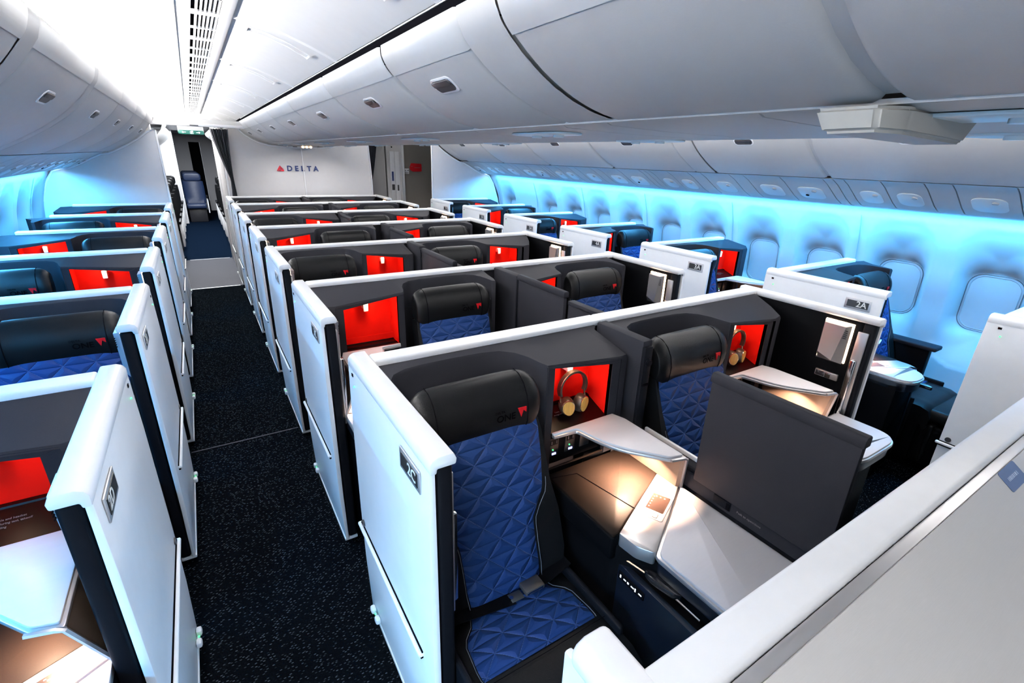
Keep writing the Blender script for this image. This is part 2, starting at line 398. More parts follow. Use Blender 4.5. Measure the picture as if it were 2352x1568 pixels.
    # niche box: sides, top, red back, brown sloped foot
    for a, b_, tz in ((n0-.003, n0, 1.127), (n1, n1+.003, 1.089)): m.box(min(X(a), X(b_)), max(X(a), X(b_)), .16, .292, .86, tz, 'red'); m.box(min(X(a), X(b_)), max(X(a), X(b_)), .292, .301, .86, tz, 'maroon')
    m.prism([(X(n0), 1.128), (X(n0), 1.131), (X(n1), 1.093), (X(n1), 1.090)], 'y', .16, .300, 'maroon')
    m.prism([(X(n0), .875), (X(n1), .875), (X(n1), 1.090), (X(n0), 1.128)], 'y', .160, .170, 'red')
    t = bmesh.new()
    if lay == 'O':
        m.box(min(X(n0), X(n1)), max(X(n0), X(n1)), .190, .198, .862, .90, 'red')
    pr = [(.170, .872), (.200, .868), (.201, .864), (.300, .8635)] if lay == 'O' else [(.170, .912), (.186, .911), (.188, .906), (.285, .870), (.300, .866)]
    vv = [[t.verts.new((X(a), d, z)) for a in (n0, n1)] for d, z in pr]
    for a, b_ in zip(vv[:-1], vv[1:]): t.faces.new([a[0], a[1], b_[1], b_[0]])
    m.merge(t, 'maroon')
    niche = m.build('storage_niche', root, off, True)
    m = MB(); m.box(X(1.09)-.012, X(1.09)+.012, .170, .215, 1.052, 1.082, 'hook', .004); m.box(X(1.09)-.0125, X(1.09)+.0125, .205, .218, 1.040, 1.088, 'hook', .004)
    m.build('coat_hook', niche, off, True)
    m = MB(); m.cyl((X(1.08), .245, 1.113), (0, 0, 1), .011, .004, 'warmglow', 12); m.build('niche_lamp', niche, off, True)
    xs = sorted((X(n0)+0.02*(1 if lay == 'E' else -1), X(n1)-0.03*(1 if lay == 'E' else -1)))
    m = MB(); cx = (xs[0]+xs[1])/2
    ang = math.atan2(.036, .097); rm = Matrix.Translation((cx, .205, .9130)) @ Matrix.Rotation(math.pi/2+ang-math.pi/2+0.0, 4, 'X')
    for i, tx in () if lay == 'O' else enumerate(('Coats, water bottle and headset', 'storage not allowed during taxi, takeoff', 'and landing')):
        dd = .222+i*.011; z = .906-(dd-.188)*(.036/.097)+.0014
        mt4 = Matrix.Translation((cx, dd, z)) @ Matrix(((1, 0, 0, 0), (0, -math.cos(ang), 0, 0), (0, math.sin(ang), 1, 0), (0, 0, 0, 1)))
        m.text(tx, .0085, 'dimtext', mt4, 0.0002)
    if lay == 'E': m.build('notice_text', niche, off, True)
    # power panel recess below the niche
    m = MB(); x0, x1 = sorted((X(n0), X(1.24)))
    m.box(x0, x1, .24, .262, .70, .866, 'dark2', .002)
    m.tube([(X(n0)+0.002, .301, .712), (X(1.10), .301, .712), (X(1.215), .301, .712)], .004, 'bronze')
    pp = m.build('power_panel', root, off, True)
    m = MB()
    for i, a in enumerate((.995, 1.075, 1.150)):
        cxx = X(a); m.box(cxx-.024, cxx+.024, .262, .266, .735, .815, 'placard', .002)
        m.box(cxx-.018, cxx+.018, .266, .267, .785, .808, 'post')
        for q in (-.012, .010): m.box(cxx+q, cxx+q+.004, .267, .268, .790, .803, 'dimtext')
        if i < 2:
            m.cyl((cxx-.004, .268, .765), (0, 1, 0), .003, .003, 'green', 8); m.box(cxx-.006, cxx+.012, .266, .268, .742, .750, 'violet')
    m.build('power_outlets', pp, off, True)
    # ---------------- aisle panel
    d0, d1 = -.035, .655
    ps = root
    m = MB()
    xo = px; xi = px+sg*.014
    prof = [(xo, 1.150), (xo-sg*.004, .95), (xo-sg*.006, .55), (xo-sg*.004, .30), (xo+sg*.004, .045), (xi+sg*.004, .045), (xi, .30), (xi, 1.150)]
    m.prism(prof, 'y', d0, d1, 'white', .003)
    m.box(min(px, px+sg*.06), max(px, px+sg*.06), d0, d1-.004, .035, .050, 'white', .003)
    panel = m.build('aisle_panel', root, off, True)
    m = MB()
    cp_ = [(px-sg*.001, 1.137), (px+sg*.016, 1.135), (px+sg*.018, 1.148), (px+sg*.064, 1.148), (px+sg*.066, 1.162), (px+sg*.058, 1.180), (px+sg*.020, 1.180), (px+sg*.006, 1.174), (px-sg*.001, 1.162)]
    m.prism(cp_, 'y', d0, d1+.006, 'cap', .005, 2)
    m.build('top_cap', panel, off, True)
    m = MB(); x0, x1 = sorted((px+sg*.020, px+sg*.060))
    m.box(x0, x1, .02, d1-.055, .05, 1.148, 'dark2', .004); m.build('inner_lining', panel, off, True)
    m = MB(); m.box(x0-.000, x1, d1-.058, d1-.004, .050, 1.146, 'post', .010, 3); m.build('door_post', panel, off, True)
    # bumper bar
    m = MB(); x0, x1 = sorted((px-sg*.020, px-sg*.002))
    m.box(x0, x1, d0-.012, .575, .470, .484, 'cap', .006, 3); m.box(*sorted((px-sg*.013, px-sg*.0)), d0, .572, .462, .470, 'gap', .001); m.box(*sorted((px-sg*.0095, px-sg*.0)), d0, .572, .4835, .4885, 'gap')
    m.build('bumper_rail', panel, off, True)
    m = MB(); m.cyl((px-sg*.007, -.002, .505), (1, 0, 0), .013, .006, 'latch', 18); m.build('release_button', panel, off, True)
    # seat number placard
    m = MB(); x0, x1 = sorted((px-sg*.002, px-sg*.006))
    m.box(x0, x1, .470, .605, 1.050, 1.112, 'silver', .0015); x0, x1 = sorted((px-sg*.0055, px-sg*.0075)); m.box(x0, x1, .482, .593, 1.062, 1.101, 'placard')
    m.build('seat_number_placard', panel, off, True)
    # sensor window, status lamp
    m = MB(); x0, x1 = sorted((px-sg*.001, px-sg*.003)); m.box(x0, x1, .012, .026, 1.118, 1.128, 'gap'); m.box(x0, x1, .012, .018, 1.120, 1.126, 'redtag')
    m.cyl((px-sg*.003, .03, 1.085), (1, 0, 0), .0035, .004, 'green', 10); m.build('status_light', panel, off, True)
    m = MB()
    for q in (.005, .06):
        x0, x1 = sorted((px-sg*.018, px+sg*.002)); m.box(x0, x1, q, q+.03, .075, .10, 'cap', .007)
    m.cyl((px-sg*.008, .047, .09), (1, 0, 0), .004, .006, 'green', 8); m.build('floor_light_clip', panel, off, True)
    # inner side: halo lamp, door latch, grab handle
    xi0 = px+sg*.060
    def sb(mb, a, b_, *r, **k):
        q = sorted((xi0+sg*a, xi0+sg*b_)); mb.box(q[0], q[1], *r, **k)
    m = MB(); sb(m, .000, .008, .438, .566, .925, 1.128, 'latch', b=.002)
    pr_ = [(xi0+sg*.014, .930), (xi0+sg*.014, 1.122), (xi0+sg*.040, 1.110), (xi0+sg*.040, .96)]
    t = bmesh.new(); q1 = xi0+sg*.012; q2 = xi0+sg*.034
    V = [t.verts.new(p) for p in ((q1, .445, .930), (q1, .560, .930), (q1, .560, 1.122), (q1, .445, 1.122), (q2, .452, .965), (q2, .520, .940), (q2, .545, 1.115), (q2, .452, 1.115))]
    for f in ((0, 1, 5, 4), (1, 2, 6, 5), (2, 3, 7, 6), (3, 0, 4, 7), (4, 5, 6), (4, 6, 7), (3, 2, 1, 0)): t.faces.new([V[i] for i in f])
    m.merge(t, 'silver')
    for i in range(5): sb(m, .030, .033, .538, .556, 1.06+i*.009, 1.062+i*.009, 'gap')
    rl = m.build('reading_light', panel, off, True, angle=15)
    m = MB()
    for a, b_, c, e in ((.442, .445, .935, 1.126), (.560, .568, .935, 1.129), (.442, .568, 1.122, 1.130)): sb(m, .001, .010, a, b_, c, e, 'warmglow', b=.002)
    m.build('halo_lens', panel, off, True)
    m = MB(); sb(m, .0, .012, .455, .560, .838, .872, 'silver', b=.004); sb(m, .010, .014, .46, .50, .843, .867, 'latch', b=.001); sb(m, .012, .018, .505, .53, .843, .867, 'chrome', b=.004)
    if col != 'D': m.build('door_latch', panel, off, True)
    m = MB(); sb(m, .0, .010, .588, .632, .66, 1.105, 'silver', b=.004); sb(m, .008, .026, .594, .620, .68, .97, 'chrome', b=.007)
    if col != 'D': m.build('door_handle', panel, off, True)
    # lamp of the niche
    for o in (root,): pass
    l = bpy.data.lights.new('niche_spot', 'POINT'); l.energy = 0.22; l.color = (1.0, 0.66, 0.42); l.shadow_soft_size = 0.012
    o = bpy.data.objects.new('niche_spot', l); COL.objects.link(o); o.parent = niche; o.location = (X(1.08)-px, -.245, 1.098)
    return root

def numerals(col, body, panel_root):
    px, sg = PX[col]
    m = MB()
    if sg > 0: M4 = Matrix.Translation((px-.0078, .557, 1.0815)) @ Matrix(((0, 0, -1, 0), (1, 0, 0, 0), (0, 1, 0, 0), (0, 0, 0, 1)))
    else: M4 = Matrix.Translation((px+.0078, .557, 1.0815)) @ Matrix(((0, 0, 1, 0), (-1, 0, 0, 0), (0, 1, 0, 0), (0, 0, 0, 1)))
    m.text(body, .046, 'ptext', M4, .0003, bold=0.0006)
    return m

def console(col, lay, long=False):
    X_ = MX(col, lay); px, sg = PX[col]; lim = {('B', 'O'): 1.205, ('A', 'O'): 1.29, ('D', 'E'): 1.31}.get((col, lay), 2)
    X = lambda m_: X_(min(m_, lim))
    off = (X(1.13), 0, 0)
    root = empty('side_console', (X(1.13), 0, 0))
    right = 1.325 if not (col == 'B' and lay == 'E' or col == 'C' and lay == 'O') else 1.44
    if (col, lay) == ('C', 'O'): right = 1.325
    end = 1.045 if long else .87
    q = lambda l: [(X(a), d) for a, d in l]
    # body
    m = MB(); m.prism(q([(.945, .31), (right-.01, .31), (right-.01, end-.06), (1.05, end-.06), (1.00, .74), (.945, .66)]), 'z', .06, .655, 'dark2', .006)
    m.build('cabinet_body', root, off, True)
    # padded dark armrest lid
    m = MB(); m.prism(round_poly(q([(.930, .31), (right-.01, .31), (right-.01, .50), (1.30, .515), (.958, .672), (.930, .672)]), [0, 0, 0, 0, .01, .03]), 'z', .60, .690, 'dark2', .007, 3)
    m.prism(round_poly(q([(.934, .31), (right-.01, .31), (right-.01, .50), (1.30, .515), (.958, .668), (.934, .668)]), [0, 0, 0, 0, .01, .03]), 'z', .684, .698, 'bronze', .005, 3)
    arm = m.build('armrest', root, off, True)
    m = MB(); m.tube([(X(.932), .335, .6995), (X(1.04), .36, .6995), (X(1.09), .62, .6995)], .0012, 'gap', 4)
    m.build('lid_seam', arm, off, True)
    # slanted silver control band
    m = MB(); m.prism(round_poly(q([(.958, .672), (1.305, .512), (1.318, .605), (.995, .79), (.965, .74)]), [.008, 0, 0, .012, .012]), 'z', .652, .7005, 'silver', .0035, 2)
    band = m.build('control_band', root, off, True)
    # touch screen
    c = Vector((X(1.165), .640)); u = Vector((X(1.305)-X(.958), .512-.672)).normalized(); v = Vector((-u.y, u.x))
    if v.y < 0: v = -v
    def quad(mb, cu, cv, w_, h_, z0, z1, mt, r=0.003):
        pts = []
        for a, b_ in rrect(w_, h_, r, 3, cu, cv): pts.append(tuple(c+u*a+v*b_))
        mb.prism(pts, 'z', z0, z1, mt)
    m = MB(); quad(m, 0, .0, .150, .078, .6990, .7020, 'silver', .006); quad(m, .012, .0, .092, .060, .7015, .7032, 'orange')
    for i in range(5): quad(m, -.02+i*.015, -.022, .005, .004, .7030, .7036, 'dimtext', .001)
    for i in range(3): quad(m, .045, -.015+i*.014, .006, .005, .7030, .7036, 'dimtext', .001)
    quad(m, -.057, .012, .022, .016, .7018, .7028, 'latch'); quad(m, -.057, .012, .019, .013, .7026, .7030, 'silver')
    m.build('touch_screen', band, off, True)
    # light coloured table
    m = MB(); P = q([(1.000, .800), (1.322, .612), (right, .612), (right, end), (1.09, end), (1.005, end-.12 if not long else end)])
    m.prism(round_poly(P, [.02, 0, 0, .10 if not long else .01, .10 if not long else .01, .05 if not long else .01], 8), 'z', .690, .7010, 'table', .003)
    m.build('side_table', root, off, True)
    m = MB(); P = q([(.992, .790), (1.322, .600), (right+.004, .600), (right+.004, end+.006), (1.085, end+.006), (.996, end-.118 if not long else end+.006)])
    m.prism(round_poly(P, [.02, 0, 0, .10 if not long else .01, .10 if not long else .01, .05 if not long else .01], 8), 'z', .676, .6925, 'silver', .004)
    P = q([(.998, .800), (1.322, .610), (right, .610), (right, end-.004), (1.09, end-.004), (1.004, end-.125 if not long else end-.004)])
    m.prism(round_poly(P, [.02, 0, 0, .10 if not long else .01, .10 if not long else .01, .05 if not long else .01], 8), 'z', .628, .6765, 'navy', .003)
    m.build('table_edge', root, off, True)
    # remote shelf slot + seat switches on the seat-side face
    m = MB(); x0, x1 = sorted((X(.962), X(.985)))
    m.box(x0, x1, .675, end-.07, .10, .585, 'navy', .004); m.build('front_fascia', root, off, True)
    m = MB(); x0, x1 = sorted((X(.958), X(.966))); m.box(x0, x1, .69, .80, .535, .565, 'gap', .003)
    for i, (s_, h_) in enumerate(((.004, .010), (.010, .003), (.006, .006), (.012, .003), (.004, .012), (.012, .003))):
        dd = .700+i*.016; x2, x3 = sorted((X(.9565), X(.959))); m.box(x2, x3, dd, dd+s_, .548-h_/2+.002, .548+h_/2+.002, 'icon')
    m.build('seat_control_switches', root, off, True)
    m = MB(); pth = [(X(.975), .69, .605), (X(1.00), .80, .603), (X(1.00), end-.08, .603)]
    m.tube(pth, .004, 'chrome', 6); m.build('chrome_rail', root, off, True)
    m = MB(); sgn = (X(1.0)-X(.9))/.1
    m.prism(round_poly(q([(.985, .76), (1.02, .80), (1.02, .90), (.99, .88), (.975, .80)]), .02), 'z', .600, .622, 'glass', .005)
    m.build('remote_control', root, off, True)
    # raised tray with leg sheet
    m = MB(); P = q([(.950, .306), (1.245, .306), (1.262, .36), (1.262, .640), (1.212, .625), (1.090, .480), (1.052, .325), (.950, .318)])
    m.prism(round_poly(P, [0, 0, .01, .008, .01, .09, .012, 0], 6), 'z', .8655, .874, 'table', .002)
    m.build('raised_tray', root, off, True)
    m = MB(); P = q([(.950, .306), (1.245, .306), (1.270, .36), (1.270, .652), (1.210, .634), (1.084, .484), (1.046, .330), (.950, .323)])
    m.prism(round_poly(P, [0, 0, .01, .010, .01, .09, .012, 0], 6), 'z', .854, .8660, 'silver', .003)
    a, b_ = X(1.255), X(1.268); c2, d2 = X(1.305), X(1.320)
    t = bmesh.new()
    V = [t.verts.new(p) for p in ((a, .640, .855), (b_, .652, .855), (d2, .616, .700), (c2, .600, .700), (a, .308, .855), (b_, .308, .855), (d2, .308, .700), (c2, .308, .700))]
    for f in ((0, 1, 2, 3), (0, 4, 5, 1), (1, 5, 6, 2), (2, 6, 7, 3), (3, 7, 4, 0)): t.faces.new([V[i] for i in f])
    m.merge(t, 'bronze2'); sup_ = m.build('tray_support', root, off, True)
    m = MB(); m.tube([(X(1.205), .638, .866), (X(1.255), .652, .866), (X(1.268), .652, .860), (X(1.318), .614, .703)], .006, 'silver', 6); m.build('edge_trim', sup_, off, True)
    m = MB(); m.cyl((X(1.185), .495, .8525), (0, 0, 1), .010, .003, 'warmglow', 12); m.build('tray_lamp', root, off, True)
    l = bpy.data.lights.new('tray_spot', 'AREA'); l.shape = 'DISK'; l.size = .02; l.energy = 1.3 if col == 'D' else 5.5; l.color = WARM; l.spread = R(125)
    o = bpy.data.objects.new('tray_spot', l); COL.objects.link(o); o.parent = root; o.location = (X(1.185)-X(1.13), -.495, .840)
    return root

def seat_proto():
    """reclining seat; centre x = 0, d along -y"""
    root = empty('reclining_chair', (0, 0, 0))
    # backrest: leather frame with a quilted panel
    zb, zt_ = .46, .99; db, dt = .505, .325
    def at(s_): return db+(dt-db)*s_, zb+(zt_-zb)*s_          # along the back
    nrm = Vector((0, zt_-zb, -(dt-db)))                       # rough outward (towards +d)
    m = MB(); rings = []
    for s_, w_, th in ((0, .235, .0), (.15, .245, .012), (.4, .243, .012), (.6, .225, .010), (.9, .222, .006), (1.0, .215, .0)):
        d, z = at(s_); r_ = []
        for a in range(9):
            u = -1+2*a/8; r_.append((u*w_, d+.004+th*(1 if abs(u) > .7 else .3), z))
        for a in range(9):
            u = 1-2*a/8; r_.append((u*w_*.97, d-.085, z-.02))
        rings.append(r_)
    m.loft(rings, 'leather'); back = m.build('backrest', root, flip=True, angle=60)
    # quilted panel of the back, following an hourglass outline
    def quilt(prof, fn, thick, name, uoff=0.0):
        m = MB(); NU, NV = 14, len(prof); t = bmesh.new(); g = []
        for j, (s_, wl) in enumerate(prof):
            row = []
            for i in range(NU+1):
                u = -1+2*i/NU; e = (1-abs(u)**6)*min(1, min(s_, 1-s_)*14+.05)
                row.append((t.verts.new(fn(u*wl, s_, thick*e)), (u*wl, s_)))
            g.append(row)
        for a, b_ in zip(g[:-1], g[1:]):
            for i in range(NU): t.faces.new([a[i][0], a[i+1][0], b_[i+1][0], b_[i][0]])
        lut = {}
        ln = .56 if name == 'quilted_back' else .27
        for r_ in g:
            for v_, q_ in r_: lut[(round(v_.co.x, 5), round(v_.co.y, 5), round(v_.co.z, 5))] = (q_[0]+uoff, q_[1]*ln)
        m.merge(t, 'quilt', lambda co: lut[(round(co.x, 5), round(co.y, 5), round(co.z, 5))])
        return m
    prof = [(0, .125), (.03, .130), (.12, .135), (.25, .135), (.36, .137), (.40, .140), (.46, .160), (.53, .190), (.57, .197), (.62, .200), (.8, .205), (.93, .208), (.98, .205), (1.0, .200)]
    def fb(x, s_, h): d, z = at(s_*.985+.01); return (x, d+.012+h, z)
    quilt(prof, fb, .014, 'quilted_back').build('quilted_back', back, flip=True, angle=70)
    for sg_ in (-1, 1):
        m = MB(); m.tube([(sg_*(w_+.006), at(s_)[0]+.018, at(s_)[1]) for s_, w_ in prof[1:10]], .0011, 'seam', 4)
        m.build('piping', back, flip=True)
    # headrest
    m = MB(); rings = []
    for u in [-.218, -.215, -.206, -.188, -.165, -.13, -.07, 0, .07, .13, .165, .188, .206, .215, .218]:
        e = abs(u)/.218; k_ = 1-max(0, (e-.72)/.28)**2.6*.38
        wing = max(0, (e-.60)/.4)**1.3*.020
        r_ = []
        base = [(.225, 1.128), (.255, 1.143), (.288, 1.138), (.320, 1.116), (.342, 1.08), (.352, 1.04), (.350, .99), (.338, .955), (.315, .945), (.26, .955), (.215, .98)]
        c_ = (.275, 1.055)
        for d, z in base: r_.append((u, c_[0]+(d-c_[0])*k_+wing, c_[1]+(z-c_[1])*k_))
        rings.append(r_)
    m.loft(rings, 'leather'); head = m.build('headrest', root, flip=True, angle=80)
    sm = head.modifiers.new('sub', 'SUBSURF'); sm.levels = 1; sm.render_levels = 1
    for u in (-.160, .160):
        m = MB(); m.tube([(u*(1-.0*i), d+.0015, z) for i, (d, z) in enumerate([(.255, 1.141), (.290, 1.136), (.323, 1.114), (.345, 1.08), (.355, 1.04), (.353, .99), (.341, .957)])], .0016, 'gap', 5)
        m.build('headrest_seam', head, flip=True)
    Mt = Matrix.Translation((.150, .3585, 1.032)) @ Matrix.Rotation(R(90), 4, 'X')
    m = MB(); t = bmesh.new()
    A = [(-.022, .020), (.012, .020), (-.005, -.016), (.012, .020), (.016, -.004), (.000, -.006)]
    m.prism([(.122, 1.046), (.154, 1.046), (.154, 1.026), (.142, 1.036), (.135, 1.012)], 'y', .352, .3555, 'redtag')
    m.build('red_tag', head, flip=True)
    m = MB(); m.text('ONE', .034, 'emboss', Matrix.Translation((.078, .3535, 1.022)) @ Matrix(((1, 0, 0, 0), (0, 0, 1, 0), (0, 1, 0, 0), (0, 0, 0, 1))), .0006)
    m.text('DELTA', .012, 'emboss', Matrix.Translation((.055, .3545, 1.046)) @ Matrix(((1, 0, 0, 0), (0, 0, 1, 0), (0, 1, 0, 0), (0, 0, 0, 1))), .0006)
    m.build('embossed_lettering', head, flip=True)
    # chrome clip under the headrest
    m = MB(); m.tube([(.045, .345, .952), (.055, .352, .948), (.075, .352, .950), (.088, .346, .956)], .0016, 'chrome', 6); m.build('headrest_clip', root, flip=True)
    # cushion
    m = MB(); rings = []
    for d, z, w_ in ((.46, .43, .22), (.48, .450, .232), (.60, .452, .240), (.75, .455, .245), (.84, .452, .245), (.885, .435, .242), (.90, .39, .24), (.90, .33, .24)):
        r_ = []
        for a in range(11):
            u = -1+2*a/10; r_.append((u*w_, d, z-.012*abs(u)**4+(.006 if abs(u) > .75 and abs(u) < .95 else 0)))
        for a in range(11):
            u = 1-2*a/10; r_.append((u*w_*.96, d-.02, min(z-.10, .32)))
        rings.append(r_)
    m.loft(rings, 'leather'); cush = m.build('seat_cushion', root, flip=True, angle=60)
    prof2 = [(0, .135), (.05, .135), (.18, .138), (.30, .150), (.42, .180), (.52, .192), (.65, .195), (.85, .200), (.97, .200), (1, .198)]
    def fc(x, s_, h): return (x, .485+.235*s_, .4535+.004*s_+h)
    quilt(prof2, fc, .010, 'quilted_cushion', .03).build('quilted_seat', cush, flip=True, angle=70)
    for sg_ in (-1, 1):
        m = MB(); m.tube([(sg_*(w_+.005), .485+.235*s_, .460) for s_, w_ in prof2], .0011, 'seam', 4); m.build('cushion_piping', cush, flip=True)
    m = MB(); m.tube([(-.24, .735, .462), (0, .737, .462), (.24, .735, .462)], .001, 'gap', 4)
    m.build('front_seam', cush, flip=True)
    # base and side bolster
    m = MB(); m.box(-.23, .23, .30, .86, .03, .33, 'dark2', .02); m.build('seat_base', root, flip=True)
    m = MB(); m.box(-.235, .235, .905, .935, .08, .34, 'leather', .012, 3); m.build('leg_rest', root, flip=True)
    for sg_ in (-1, 1):
        m = MB(); x0, x1 = sorted((sg_*.226, sg_*.247)); m.box(x0, x1, .40, .80, .20, .475, 'post', .009, 3); m.build('side_bolster', root, flip=True)
    return root

def seat_belt_proto():
    root = empty('seat_belt', (0, 0, 0))
    m = MB()
    def strap(pts, w_, mt='dark2'):
        rings = [[(x, d-w_/2, z), (x, d+w_/2, z+.0), (x, d+w_/2, z+.003), (x, d-w_/2, z+.003)] for x, d, z in pts]
        m.loft(rings, mt)
    strap([(.245, .515, .49), (.20, .522, .485), (.14, .530, .478), (.09, .535, .474)], .044)
    strap([(-.24, .515, .485), (-.14, .525, .478), (-.04, .535, .472), (.005, .54, .470)], .044)
    m.build('strap', root, flip=True)
    m = MB(); m.box(.045, .118, .512, .560, .474, .492, 'gun', .004); m.box(.048, .112, .556, .561, .478, .488, 'chrome', .002); m.cyl((.052, .5615, .483), (0, 1, 0), .004, .003, 'chrome', 10)
    m.build('buckle', root, flip=True)
    m = MB(); m.box(-.005, .040, .522, .556, .471, .475, 'gun', .001); m.cyl((.0, .54, .476), (0, 0, 1), .007, .006, 'chrome', 12); m.build('belt_tongue', root, flip=True)
    return root

def divider(k, lay):
    x = 1.355 if lay == 'E' else 1.500
    root = empty('centre_divider', (x, 0, 0)); off = (x, 0, 0)
    m = MB(); m.box(x-.022, x+.030, .075, .34, .05, 1.172, 'dark', .008, 2); m.build('divider_fin', root, off, True)
    # swooping fairing between fin and sill
    m = MB(); m.box(x-.020, x+.022, .330, .352, .30, 1.150, 'post', .003)
    m.cyl((x+.004, .354, 1.085), (0, 1, 0), .017, .012, 'post', 16, b=.004); m.box(x-.012, x+.016, .350, .356, 1.00, 1.075, 'post', .003); m.box(x-.014, x+.018, .350, .358, .990, .997, 'gap', .001)
    m.build('latch_post', root, off, True)
    m = MB(); m.box(x-.012, x+.030, .34, 1.045, .05, .772, 'post', .006); m.box(x-.006, x+.036, .34, 1.02, .765, .785, 'dark', .005)
    m.build('lower_wall', root, off, True)
    m = MB(); x2 = x+.035
    m.box(x2-.006, x2+.006, .36, .66, .782, .800, 'cap', .002); m.build('white_edge_trim', root, off, True)
    m = MB(); m.box(x-.006, x+.028, .80, 1.045, .76, 1.125, 'dark', .005); m.box(x-.010, x+.034, .80, 1.045, 1.120, 1.142, 'dark', .005)
    m.build('fixed_frame', root, off, True)
    a, b_ = {0: (.665, 1.105), 1: (.345, .775), 2: (.46, .98), 3: (.45, .97), 4: (.34, .80), 5: (.40, .90), 6: (.40, .90)}[k]
    xs = x-.042 if k != 1 else x-.006
    m = MB(); m.box(xs-.010, xs+.012, a, b_, .775, 1.165, 'dark', .004); m.prism([(xs-.014, 1.150), (xs+.020, 1.150), (xs+.020, 1.176), (xs+.014, 1.182), (xs-.008, 1.182), (xs-.014, 1.172)], 'y', a-.004, b_+.004, 'dark', .003)
    sp_ = m.build('sliding_screen', root, off, True)
    if k == 0:
        m = MB(); m.box(x-.020, x-.006, .55, 1.045, .705, .765, 'dark', .003); m.box(x-.024, x-.018, .735, .800, .718, .750, 'post', .002); m.box(x-.0255, x-.018, .785, .798, .722, .746, 'gap', .001)
        m.text('Push to open/close', .011, 'dimtext', Matrix.Translation((x-.0215, .865, .735)) @ Matrix(((0, 0, -1, 0), (1, 0, 0, 0), (0, 1, 0, 0), (0, 0, 0, 1))), .0003)
        m.build('screen_latch', root, off, True)
    return root

seat0 = seat_proto(); belt0 = seat_belt_proto()
first_seat = first_belt = True
shells, consoles, todo = {}, {}, []
NR = {'C': 7, 'B': 7, 'A': 6, 'D': 6}
for col in 'CBAD':
    for k in range(NR[col]):
        lay = layout(col, k); y = ROW0[col]+PITCH_M*k; num = f'{k+2}{col}'
        kk = (col, lay)
        if kk not in shells: shells[kk] = shell(col, lay); sh = shells[kk]
        else: sh = copy_tree(shells[kk])
        sh.location = (PX[col][0], y, 0)
        plc = 'unmarked'
        tag(sh, f'white and charcoal suite shell numbered {num}, {ORD[k]} {SHORT[col]}', 'suite shell', 'suite shells '+PLACE[col])
        todo.append((col, num, sh))
        X = MX(col, lay)
        # seat
        st = seat0 if first_seat else copy_tree(seat0); first_seat = False
        st.location = (X(.645), y, 0)
        side = 'aisle' if (lay == 'E') == (PX[col][1] > 0) else ('centre' if col in 'CB' else 'window')
        tag(st, f'blue quilted seat with black headrest in suite {num}, {ORD[k]} {SHORT[col]}', 'airline seat', 'suite seats '+PLACE[col])
        if k < 3:
            be = belt0 if first_belt else copy_tree(belt0); first_belt = False
            be.location = (X(.645), y, 0); tag(be, f'black lap belt with metal buckle lying on the seat of suite {num}', 'seat belt', 'lap belts')
        ck = (col, lay, col in 'CD' and k == 0)
        if ck not in consoles: consoles[ck] = console(col, lay, ck[2]); cn = consoles[ck]
        else: cn = copy_tree(consoles[ck])
        cn.location = (X(1.13), y, 0)
        tag(cn, f'silver topped side console in suite {num}, {ORD[k]} {SHORT[col]}', 'side console', 'side consoles')
        if col == 'C':
            dv = divider(k, lay); dv.location = (dv.location.x, y, 0)
            tag(dv, f'charcoal privacy divider between the two centre seats of row {k+2}, {ORD[k]} from the front', 'privacy divider', 'centre privacy dividers')
for col, num, sh in todo:
    pan = [o for o in KIDS(sh) if o.name.startswith('aisle_panel')][0]
    ob = numerals(col, num, sh).build('seat_number_text', pan, (PX[col][0], 0, 0), True); ob['label'] = f'light numerals {num}'
# ------------------------------------------------------------------ cabin structure
Y0, Y1 = -1.3, 7.45
CX = 1.44
def MXR(x): return 2*CX-x
m = MB(); m.box(-1.6, 4.5, -2.0, 7.70, -.04, 0.0, 'carpet'); struct(m.build('floor'))
m = MB(); m.box(-1.6, 4.5, 9.90, 22.0, -.04, 0.0, 'carpet2'); struct(m.build('floor_aft'))
m = MB(); m.box(-1.6, 4.5, 7.70, 9.90, -.04, 0.001, 'mat_grey'); m.box(-.29, .31, 7.69, 7.715, 0, .004, 'steel'); m.box(-.29, .31, 9.885, 9.91, 0, .004, 'steel'); struct(m.build('floor_entry_mat'))
m = MB(); m.box(-.30, .33, 3.245, 3.256, 0.0, .0015, 'mat_grey'); struct(m.build('trim_1'))
